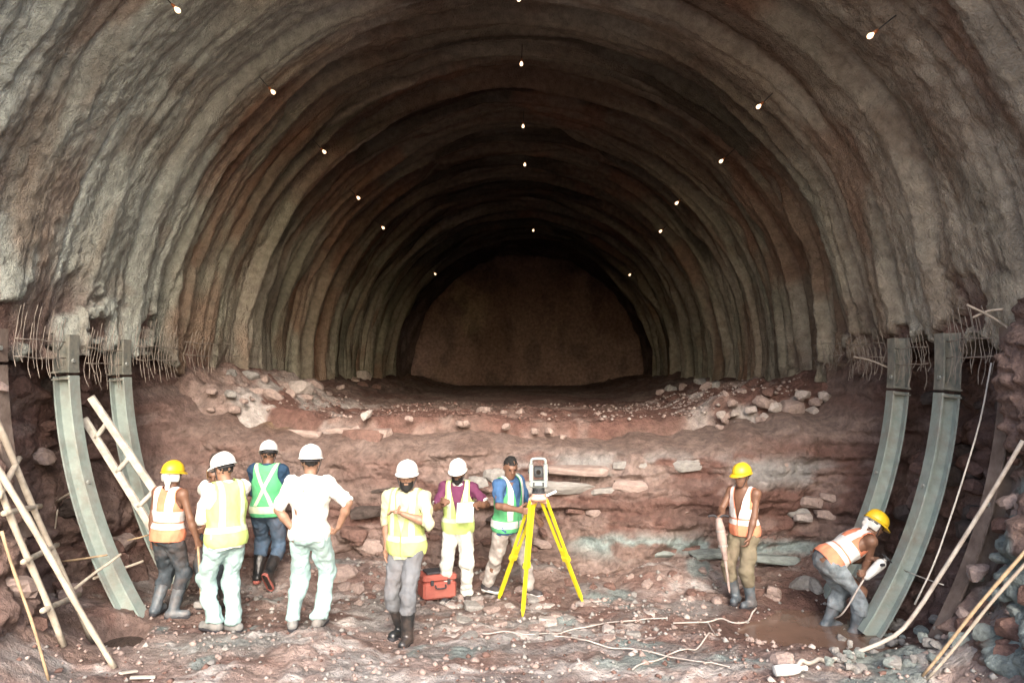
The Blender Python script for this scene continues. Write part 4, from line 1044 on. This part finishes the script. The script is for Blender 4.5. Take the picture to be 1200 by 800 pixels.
    # ---------------- shirt
    if shirt:
        def shf(q):
            torso(q, .017, .05, bulk)
            if hem < -.02: q.cap(tor(0, .0, .12), tor(0, 0, hem-.05), .115*s, .135*s, .06); q.ell(tor(0, 0, -.02), np.array([.186*bulk, .14*bulk, .16])*s, AXP, .05)
            q.cap(torT(0, -.01, .45), torT(0, -.004, .535), .078*s, .068*s, .03, (False, True))
            for e in (-1, 1):
                q.ell(SH[e]-tU*.005*s, np.array([.072, .074, .075])*s, AXT, .04)
                f1 = min(sleeve, 1.0); E1 = SH[e]+(EL[e]-SH[e])*f1
                q.cap(SH[e], E1, .068*s, (.062-.004*f1)*s, .03, (False, sleeve <= 1))
                if sleeve > 1:
                    E2 = EL[e]+(WR[e]-EL[e])*(sleeve-1); q.cap(EL[e], E2, .060*s, .050*s, .03, (False, True)); q.cap(E2-nrm(WR[e]-EL[e])*.05*s, E2, .056*s, .054*s, .005, (True, True))
        def shk(V):
            q = (V-PEL)@AXP.T/s; hx = q[:, 2]-hem-.018*np.cos(q[:, 0]*14)*(1 if hem < -.02 else 0)
            arm = np.minimum(np.linalg.norm(V-EL[-1], axis=1), np.linalg.norm(V-EL[1], axis=1))/s < .24
            far = (np.abs(q[:, 0]) > .21) | arm
            return np.where(far & (q[:, 2] < hem+.12), 1.0, hx)
        so_, _ = layer('shirt', shirt, shf, shk, .0115, .017, (11, 11, 8))
        # collar, sleeve trim
        layer('collar', shirt if shirt != 'fab_purple' else 'fab_white', lambda q: q.cap(torT(0, -.008, .50), torT(0, .006, .55), .082*s, .070*s, .02, (False, True)),
              lambda V: np.minimum(((V-PEL)@AXT.T/s)[:, 2]-.505, .012+np.maximum(np.abs(((V-PEL)@AXT.T/s)[:, 0])-.012, -((V-PEL)@AXT.T/s)[:, 1])), .009, .003, parent=so_, solid=.004, box=(NK, .18))
        if cuff:
            for e in (-1, 1):
                E1 = SH[e]+(EL[e]-SH[e])*sleeve
                layer('sleeve_trim', cuff, lambda q: q.cap(E1-nrm(EL[e]-SH[e])*.028*s, E1+nrm(EL[e]-SH[e])*.004, .066*s, .064*s, .0, (True, True)), None, .009, 0, parent=so_, box=(E1, .14))
    # ---------------- vest
    if vest:
        vm = {'orange': 'fab_orange', 'lime': 'fab_lime', 'pale': 'fab_paleyellow', 'green': 'fab_green', 'green_x': 'fab_green', 'white_lime': 'fab_lime'}[vest]
        off = .036 if shirt else .024
        def vsd(q):
            torso(q, off, .05, bulk); q.cap(tor(0, 0, .10), tor(0, 0, -.06), (.125)*s, .14*s, .06); q.ell(tor(0, 0, .0), np.array([.185*bulk+.01, .142*bulk+.008, .17])*s, AXP, .05)
        q = SDF(lo, hi, .0105); vsd(q); V, Fq = q.mesh(); N = vnormals(V, Fq)
        V = V + N*(.007*fbm(V[:, 0]*13+bx, V[:, 1]*13, V[:, 2]*8, 3, 77))[:, None]
        T = (V-PEL)@AXT.T/s; u, v, w_ = T.T
        hemv = -.075 if vest != 'orange' else -.05
        f = w_-hemv
        arm = np.where(w_ > .30, .150 + np.clip(.40-w_, 0, .1)*.45 - np.abs(u), 1.0)
        arm = np.minimum(arm, np.where(w_ > .27, np.minimum(np.linalg.norm(V-(SH[-1]-tU*.03*s), axis=1), np.linalg.norm(V-(SH[1]-tU*.03*s), axis=1))/s-.088+np.where(np.abs(u) < .152, .1, 0), 1.0))
        nkf = np.where(w_ > .44, np.hypot(u, v+.005)-.082, 1.0)
        f = np.minimum(np.minimum(f, arm), nkf)
        if vest_open: f = np.minimum(f, np.where(v > .02, np.abs(u) - np.clip((w_-.13)*.24, .004, .09), 1.0))
        Vv, Fv = clip(V, Fq, f); vo = mk('vest', Vv-B0, Fv, vm, root); sm_ = vo.modifiers.new('thickness', 'SOLIDIFY'); sm_.thickness = .005; sm_.offset = 1
        # reflective tape: strips of the same surface laid on top
        N = vnormals(V, Fq); Vt = V+N*.0085
        bands = []
        if vest == 'orange': bands = [np.minimum(w_-.085, .15-w_), np.minimum(w_-.17, .29-w_), np.where(w_ > .28, .042-np.abs(np.abs(u)-.095), -1)]
        elif vest in ('lime', 'pale'): bands = [np.minimum(w_-.06, .115-w_), np.where(w_ > .11, .026-np.abs(np.abs(u)-.10), -1)]
        elif vest == 'green': bands = [np.minimum(w_+.02, .06-w_), np.where(w_ > .065, .031-np.abs(np.abs(u)-.105), -1)]
        elif vest == 'green_x':
            bk = v < 0
            bands = [np.minimum(w_+.03, .05-w_), np.where((w_ > .055) & bk, .022-np.abs(np.abs(u)-np.abs(w_-.27)*.46), -1), np.where((w_ > .06) & ~bk, .026-np.abs(np.abs(u)-.10), -1)]
        for bfld in bands:
            Vb, Fb = clip(Vt, Fq, np.minimum(bfld*1.0, f-.004))
            if len(Fb): mk('reflective_tape', Vb-B0, Fb, 'reflective' if vest in ('orange', 'green') else 'reflective_lime', vo)
    # ---------------- helmet
    if helmet:
        na, nl = 40, 12; V = []; 
        cz = .048; top = .122
        for i in range(nl+1):
            ph = i/nl*math.pi/2
            for k in range(na):
                th = 2*math.pi*k/na; rx, ry = .108, .132
                cp = math.cos(ph)**.80; z = cz+top*math.sin(ph)**.95
                x = rx*cp*math.sin(th); y = ry*cp*math.cos(th)-.008
                z += .007*math.exp(-(x/.018)**2)*math.sin(ph) if i < nl else .007
                V.append((x, y, z))
        F = [(i*na+k, i*na+(k+1) % na, (i+1)*na+(k+1) % na, (i+1)*na+k) for i in range(nl) for k in range(na)]
        ho = mk('helmet', np.array([hd(*p) for p in V])-B0, F, helmet, root); ho.modifiers.new('thickness', 'SOLIDIFY').thickness = .004
        V = []
        for q, (dr, dz) in enumerate(((-.004, .012), (.0, .002), (.5, -.004), (1.0, -.012), (1.02, -.018), (.5, -.012), (-.006, -.004))):
            for k in range(na):
                th = 2*math.pi*k/na; fr = max(0, math.cos(th)); ext = .014 + .040*fr**2.0
                e_ = dr*ext if dr > 0 else dr
                V.append(((.108+e_*.9)*math.sin(th), (.132+e_)*math.cos(th)-.008, cz+dz*(1+.8*fr)))
        F = [(i*na+k, (i+1)*na+k, (i+1)*na+(k+1) % na, i*na+(k+1) % na) for i in range(6) for k in range(na)]
        mk('brim', np.array([hd(*p) for p in V])-B0, F, helmet, ho)
        for e in (-1, 1):
            MB().tube(curve_pts([hd(.104*e, .01, .03), hd(.083*e, .03, -.04), hd(.05*e, .055, -.115), hd(0, .062, -.128)], 4), .0045, 5).build('chin_strap', 'strap_dark', ho, True)
        MB().tube(curve_pts([hd(.088*math.sin(t), -.012-.108*math.cos(t), .012) for t in np.linspace(-1.5, 1.5, 9)], 2), [.011]*17, 6).build('headband', 'strap_dark', ho, True)
    return dict(WR=WR, EL=EL, SH=SH, PEL=PEL, HC=HC, root=root, s=s, AXH=AXH)

def G(px, py): return onground(px, py)
def P3(px, py, Y): return at(px, py, Y)
W = lambda px, py, Y: (at(px, py, Y), 'w')
# 1 worker with the hammer, seen from behind
b = G(192, 722)
w1 = person('worker seen from behind in orange vest, dark jeans and blue-grey gumboots, yellow helmet', b, -14, 1.60, lean=.03, slean=.04, head=(-10, 4), pelvis=(.02, 0, 0),
       hands={-1: W(178, 635, b[1]+.05), 1: W(233, 640, b[1]-.02)}, elbows={-1: (-.5, -1, 0), 1: (.6, -1, 0)}, feet={-1: (-.12, 0, 0, 10), 1: (.10, .02, 0, -62)},
       trousers='jean_dark', boots='boot_blue', vest='orange', vest_open=False, helmet='helmet_yellow', cloth='cloth_white', curl=(.6, 1.1), leg_loose=1.06)
# 2 worker mostly hidden behind the white-shirted man
p = at(256, 640, 8.35); b2 = np.array([p[0], 8.35, gz(p[0], 8.35)])
person('worker half hidden behind the man in white, orange vest and dark trousers', b2, 165, 1.58, lean=.12, head=(25, 18), hands={-1: (-.12, .34, 1.02), 1: W(243, 592, 8.1)},
       trousers='jean_dark', boots='boot_black', shirt='fab_white', sleeve=1.2, hem=0, vest='orange', cloth='ochre_cloth', hair='full', leg_loose=1.1)
# 3 man in white seen from behind at three quarters
b = G(266, 738)
person('man in white shirt, pale lime vest and pale jeans turned away to the left', b, 48, 1.73, lean=.06, head=(22, 14), pelvis=(-.02, 0, 0), hands={-1: (-.10, .33, 1.12), 1: (.06, .36, 1.05)}, elbows={-1: (-.5, -.6, -.6), 1: (.5, -.6, -.6)},
       feet={-1: (-.11, .04, 0, 20), 1: (.06, -.03, 0, 30)}, skin='skin_tan', shirt='fab_white', sleeve=1.35, hem=-.11, trousers='jean_pale', shoes='shoe_grey', vest='lime', helmet='helmet_white', bulk=1.05, leg_loose=1.08)
# 4 man in the green vest with crossed tape
p = at(312, 640, 8.95); b4 = np.array([p[0], 8.95, gz(p[0], 8.95)])
person('man seen from behind in green vest with crossed tape, blue jeans tucked in black gumboots', b4, 2, 1.68, lean=.05, head=(18, 14), hands={-1: (-.10, .32, 1.02), 1: (.12, .32, 1.0)},
       feet={-1: (-.12, .05, 0, 5), 1: (.10, -.20, .10, -15, 55)}, knees={-1: (-.1, 1, 0), 1: (.1, 1, 0)}, shirt='fab_navy', sleeve=1.6, hem=0, trousers='jean_blue', boots='boot_black', vest='green_x', helmet='helmet_white', leg_loose=1.05)
# 5 man in white with hands on hips
b = G(358, 736)
person('man in white shirt and pale jeans seen from behind, hands on hips', b, -3, 1.74, lean=-.02, head=(8, 6), pelvis=(.03, 0, 0), hands={-1: W(345, 622, b[1]-.04), 1: W(397, 617, b[1]-.04)}, elbows={-1: (-1, -.25, .0), 1: (1, -.25, .0)},
       feet={-1: (-.13, 0, 0, 18), 1: (.13, .0, 0, -4)}, skin='skin_tan', shirt='fab_white', sleeve=1.0, hem=-.06, trousers='jean_pale', shoes='shoe_grey', helmet='helmet_white', curl=(.7, .7), bulk=1.1, leg_loose=1.04, handdir=((-.1+.5, .5, -.6), (-.5, .5, -.6)))
# 6 bearded man in front
b = G(476, 748)
person('bearded man facing the viewer, pale yellow vest, grey trousers, black gumboots, one arm across chest', b, 168, 1.68, lean=.0, head=(16, 0), hands={1: W(453, 642, b[1]+.02), -1: W(472, 602, b[1]-.22)}, elbows={1: (.5, -.7, 0), -1: (-1, .1, -.7)},
       feet={1: (.09, -.10, 0, -14), -1: (-.06, .12, 0, 4)}, skin='skin_tan', shirt='fab_cream', sleeve=1.15, hem=-.13, trousers='trouser_grey', boots='boot_black', vest='pale', helmet='helmet_white', beard=True, curl=(.55, .35), boot_top=.36, handdir=((-1, .0, .35), None))
# 7 man in purple reading papers
p = at(537, 640, 8.85); b7 = np.array([p[0], 8.85, gz(p[0], 8.85)])
w7 = person('man in purple shirt, lime vest and white trousers looking down at papers', b7, 180, 1.60, lean=.03, head=(-6, 12), hands={1: W(525, 588, 8.55), -1: W(556, 592, 8.55)}, elbows={1: (.7, -.8, -.3), -1: (-.7, -.8, -.3)},
       feet={1: (.13, 0, 0, -12), -1: (-.11, .03, 0, 14)}, skin='skin_brown', shirt='fab_purple', sleeve=.85, hem=0, trousers='trouser_white', shoes='shoe_dark', vest='lime', helmet='helmet_white', beard=True, cuff='fab_white', curl=(.7, .7), handdir=((.6, -.4, .2), (-.6, -.4, .2)))
# 8 surveyor
p = at(596, 640, 8.6); b8 = np.array([p[0], 8.6, gz(p[0], 8.6)])
person('bareheaded surveyor in blue shirt and green vest bending to the tripod instrument', b8, -128, 1.66, lean=.10, slean=.05, head=(-34, 16), pelvis=(0, -.02, -.035), hands={1: W(607, 597, 8.1), -1: (-.2, .28, .95)}, elbows={1: (.6, -.8, -.5), -1: (-.5, -.8, -.3)},
       feet={1: (onground(570, 698)+[0, 0, .08], 0, 0, 0, 'w'), -1: (onground(620, 697)+[0, 0, .08], 0, 0, 0, 'w')}, skin='skin_brown', shirt='fab_blue', sleeve=.95, hem=-.11, trousers='trouser_beige', shoes='shoe_dark', vest='green', helmet=None, curl=(.5, .6))
# 9 worker with the drill
p = at(873, 640, 8.7); b9 = np.array([p[0], 8.7, gz(p[0], 8.7)])
person('worker with yellow helmet and orange vest standing with an upright breaker drill', b9, 132, 1.55, lean=.02, head=(-10, 6), hands={1: W(846, 604, 8.55), -1: W(878, 630, 8.5)}, elbows={1: (.8, -.6, -.5), -1: (-.6, -.8, 0)},
       feet={1: (.10, .05, 0, 20), -1: (-.08, .0, 0, -6)}, trousers='trouser_khaki', boots='boot_blue', vest='orange', helmet='helmet_yellow', curl=(.6, 1.0), leg_loose=1.1, handdir=(None, (-.35, -.2, -.5)))
# 10 worker bent over at the rib
p = at(984, 640, 8.1); b10 = np.array([p[0], 8.1, -.17])
w10 = person('worker bending forward at the right rib, yellow helmet, orange vest, wet jeans in the puddle', b10, -84, 1.62, lean=1.05, head=(-4, 2), pelvis=(0, -.14, -.07), hands={1: W(1013, 668, 7.85), -1: W(1020, 655, 8.05)}, elbows={1: (.3, -.5, -1), -1: (-.4, -.2, -1)},
       feet={1: (.12, .10, .03, -6), -1: (-.14, -.10, .03, 4)}, trousers='jean_wet', boots='boot_blue', boot_top=.28, vest='orange', helmet='helmet_yellow', cloth='cloth_white', curl=(.8, .9), leg_loose=1.12)

# ================================================================ TOOLS
# sledgehammer in the first worker's right hand
P, Q = at(232, 640, w1['WR'][1][1]-.01), at(236, 708, w1['WR'][1][1]-.04)
e = empty('sledgehammer', Q, 'long-handled hammer held head down by the worker in blue-grey gumboots', 'hammer')
MB().tube([P, (P+Q)/2, Q], [.014, .013, .014], 8).build('handle', 'bamboo_dark', e, True)
m = MB(); m.cbox(Q+[0, 0, .0], (.075, .034, .034), None, .01); m.build('head', 'tool_metal', e)
# papers on a board held by the purple-shirted man
c = at(545, 600, 8.50); ax = (nrm([1, 0, .05]), nrm([0, .6, .7]), nrm([0, -.7, .6]))
e = empty('clipboard', c, 'clipboard of white papers in the hands of the man in purple', 'clipboard')
MB().cbox(c-ax[2]*.004, (.10, .13, .004), ax, .002).build('board', 'station_body', e)
MB().box(c+ax[2]*.006, (.092, .12, .002), ax).build('paper', 'paper', e); MB().box(c+ax[2]*.008+ax[1]*.118, (.04, .012, .005), ax).build('clip', 'tool_metal', e)
# red instrument case with a black folder on top
c = onground(512, 703); c = np.array([c[0], c[1], float(ground_z(c[0]+np.linspace(-.2, .2, 9)[:, None], c[1]+np.linspace(-.2, .2, 9)[None]).max())-.025]); a = R(24); ax = (np.array([math.cos(a), math.sin(a), 0]), np.array([-math.sin(a), math.cos(a), 0]), np.array([0, 0, 1.]))
e = empty('instrument_case', c, 'red plastic instrument case on the floor behind the bearded man', 'case')
MB().cbox(c+[0, 0, .10], (.20, .14, .10), ax, .025).build('lower_shell', 'case_red', e); MB().cbox(c+[0, 0, .245], (.205, .145, .04), ax, .02).build('lid', 'case_red', e)
for t in (-.1, .1): MB().cbox(c+ax[0]*t-ax[1]*.148+[0, 0, .2], (.018, .008, .03), ax, .003).build('latch', 'strap_dark', e)
MB().tube(curve_pts([c+ax[0]*-.06-ax[1]*.145+[0, 0, .17], c+ax[0]*-.05-ax[1]*.175+[0, 0, .14], c+ax[0]*.05-ax[1]*.175+[0, 0, .14], c+ax[0]*.06-ax[1]*.145+[0, 0, .17]], 4), .009, 6).build('handle', 'strap_dark', e, True)
f = MB().cbox(c+[0, 0, .298], (.15, .10, .012), ax, .004).build('folder', 'strap_dark', None, False, c+[0, 0, .29]); tag(f, 'black folder lying on top of the red case', 'folder')
# tripod
apex = at(631, 583, 8.05)
e = empty('survey_tripod', (apex[0], apex[1], gz(apex[0], apex[1])), 'bright yellow surveying tripod carrying the instrument', 'tripod')
MB().cbox(apex+[0, 0, .0], (.085, .085, .028), None, .02).build('head', 'tripod_head', e)
MB().tube([apex+[0, 0, .02], apex+[0, 0, .045]], .075, 18).build('plate', 'tripod_head', e, True)
for (px, py) in ((612, 722), (583, 702), (684, 705)):
    ft = onground(px, py); d0 = nrm(np.array([ft[0]-apex[0], ft[1]-apex[1], 0])); top = apex+d0*.075-[0, 0, .01]; ft = np.array(ft)-[0, 0, .03]
    ax2 = nrm(ft-top); L = np.linalg.norm(ft-top); sdv = nrm(np.cross(ax2, d0)); fr = np.cross(sdv, ax2)
    lg = MB().cbox(top+ax2*.03, (.05, .022, .035), (sdv, fr, ax2), .006).build('leg', 'tripod_head', e)
    for k in (-1, 1):
        A = top+sdv*k*.042+ax2*.02; Bp = top+sdv*k*.030+ax2*L*.56; d_ = nrm(Bp-A)
        MB().cbox((A+Bp)/2, (.0135, .016, np.linalg.norm(Bp-A)/2), (sdv, np.cross(sdv, d_), d_), .004).build('rail', 'tripod_yellow', lg)
    A = top+ax2*L*.46; Bp = top+ax2*L*.93; d_ = ax2
    MB().cbox((A+Bp)/2, (.022, .017, np.linalg.norm(Bp-A)/2), (sdv, fr, d_), .004).build('lower_leg', 'tripod_yellow', lg)
    MB().cbox(top+ax2*L*.555, (.046, .026, .035), (sdv, fr, ax2), .006).build('clamp', 'tripod_yellow', lg)
    MB().tube([top+ax2*L*.555+fr*.02, top+ax2*L*.555+fr*.05], .016, 8).build('clamp_knob', 'strap_dark', lg)
    MB().tube([Bp-ax2*.01, Bp+ax2*L*.03, ft+ax2*.0], [.02, .014, .004], 8).build('foot_spike', 'tripod_yellow', lg, True)
# total station
b_ = apex+[0, 0, .045]
e = empty('total_station', b_, 'grey-white surveying instrument mounted on the yellow tripod', 'survey instrument')
MB().tube([b_+[0, 0, .0], b_+[0, 0, .02], b_+[0, 0, .02], b_+[0, 0, .055], b_+[0, 0, .055], b_+[0, 0, .07]], [.072, .072, .05, .05, .068, .068], 16).build('tribrach', 'station_dark', e)
for k in range(3):
    t = k*2.09+.5; q = b_+[.058*math.cos(t), .058*math.sin(t), .02]; MB().tube([q, q+[0, 0, .035]], .016, 8).build('levelling_screw', 'strap_dark', e)
m = MB(); m.cbox(b_+[0, 0, .105], (.095, .075, .035), None, .012); lower = m.build('base_housing', 'station_body', e)
MB().box(b_+[0, -.077, .107], (.062, .003, .024)).build('display', 'station_dark', lower); MB().box(b_+[0, -.0805, .11], (.04, .001, .015)).build('screen', 'station_body', lower)
for k in (-1, 1):
    MB().cbox(b_+[.078*k, 0, .225], (.022, .06, .095), None, .012).build('standard', 'station_body', e)
    MB().tube([b_+[.098*k, 0, .235], b_+[.112*k, 0, .235]], .022, 10).build('side_knob', 'station_dark', e)
tl = MB().cbox(b_+[0, 0, .235], (.05, .07, .055), None, .012).build('telescope', 'station_dark', e)
MB().tube([b_+[0, -.06, .24], b_+[0, -.105, .24]], [.034, .036], 14).build('lens_barrel', 'station_dark', tl); MB().tube([b_+[0, -.104, .24], b_+[0, -.107, .24]], .026, 14).build('lens', 'eye_dark', tl)
MB().tube(curve_pts([b_+[-.078, 0, .315], b_+[-.07, 0, .365], b_+[0, 0, .375], b_+[.07, 0, .365], b_+[.078, 0, .315]], 5), .014, 8).build('handle', 'station_body', e, True)
c = at(646, 578, 8.0); o = MB().cbox(c, (.06, .02, .012), (nrm([1, 0, .45]), [0, 1, 0], nrm([-.45, 0, 1])), .004).build('notebook', 'paper', None, False, c-[0, 0, .01]); tag(o, 'small pale notebook lying on the tripod head', 'notebook')
# breaker drill
A, B1, C1 = at(842, 606, 8.50), at(850, 655, 8.45), at(855, 694, 8.42); d = nrm(B1-A)
e = empty('breaker_drill', C1, 'pale upright breaker drill in the hand of the worker with khaki trousers', 'drill')
L = np.linalg.norm(B1-A); prof = [(.0, .024), (.05, .036), (.25, .049), (.5, .053), (.72, .042), (.78, .034), (1.0, .028), (1.02, .02)]
MB().tube([A+d*L*t for t, _ in prof], [q for _, q in prof], 14).build('body', 'tool_pale', e, True)
for k in (-1, 1): MB().tube(curve_pts([A+d*.02, A+np.array([.05*k, 0, .02]), A+np.array([.115*k, 0, .012])], 4), .013, 8).build('grip', 'strap_dark', e, True)
MB().tube([B1, B1+(C1-B1)*.5, C1-(C1-B1)*.06, C1+(C1-B1)*.02], [.016, .014, .014, .004], 8).build('chisel', 'tool_pale', e, True)
for t in (.3, .66): MB().tube([A+d*L*t, A+d*(L*t+.02)], .054, 14).build('clamp_ring', 'tool_metal', e)
# white power tool of the bent worker
A, B1 = at(1013, 678, 7.82), at(1035, 658, 7.80); d = nrm(B1-A); L = np.linalg.norm(B1-A)
e = empty('power_tool', A, 'white power tool with trailing cord held against the right rib', 'power tool')
prof = [(0, .022), (.1, .036), (.45, .045), (.75, .052), (.95, .05), (1.05, .03)]
MB().tube([A+d*L*t for t, _ in prof], [q for _, q in prof], 12).build('body', 'white_plastic', e, True)
MB().tube([B1+d*.0, B1+d*.05], [.028, .02], 10).build('gear_head', 'tool_metal', e, True)
n_ = nrm(np.cross(d, [0, 1, 0])); MB().tube([B1+d*.05, B1+d*.058], .062, 20).build('disc', 'station_dark', e)
MB().tube([A+d*L*.8, A+d*L*.8+np.array([0, -.10, .03])], .016, 8).build('side_grip', 'strap_dark', e, True)
cable('cord', [A, at(1003, 694, 7.8), at(995, 708, 7.8), at(986, 720, 7.85), at(978, 724, 8.0)-[0, 0, .0]], .009, 'cable_white', 'white cord hanging from the bent worker\'s tool into the puddle', 'cord')
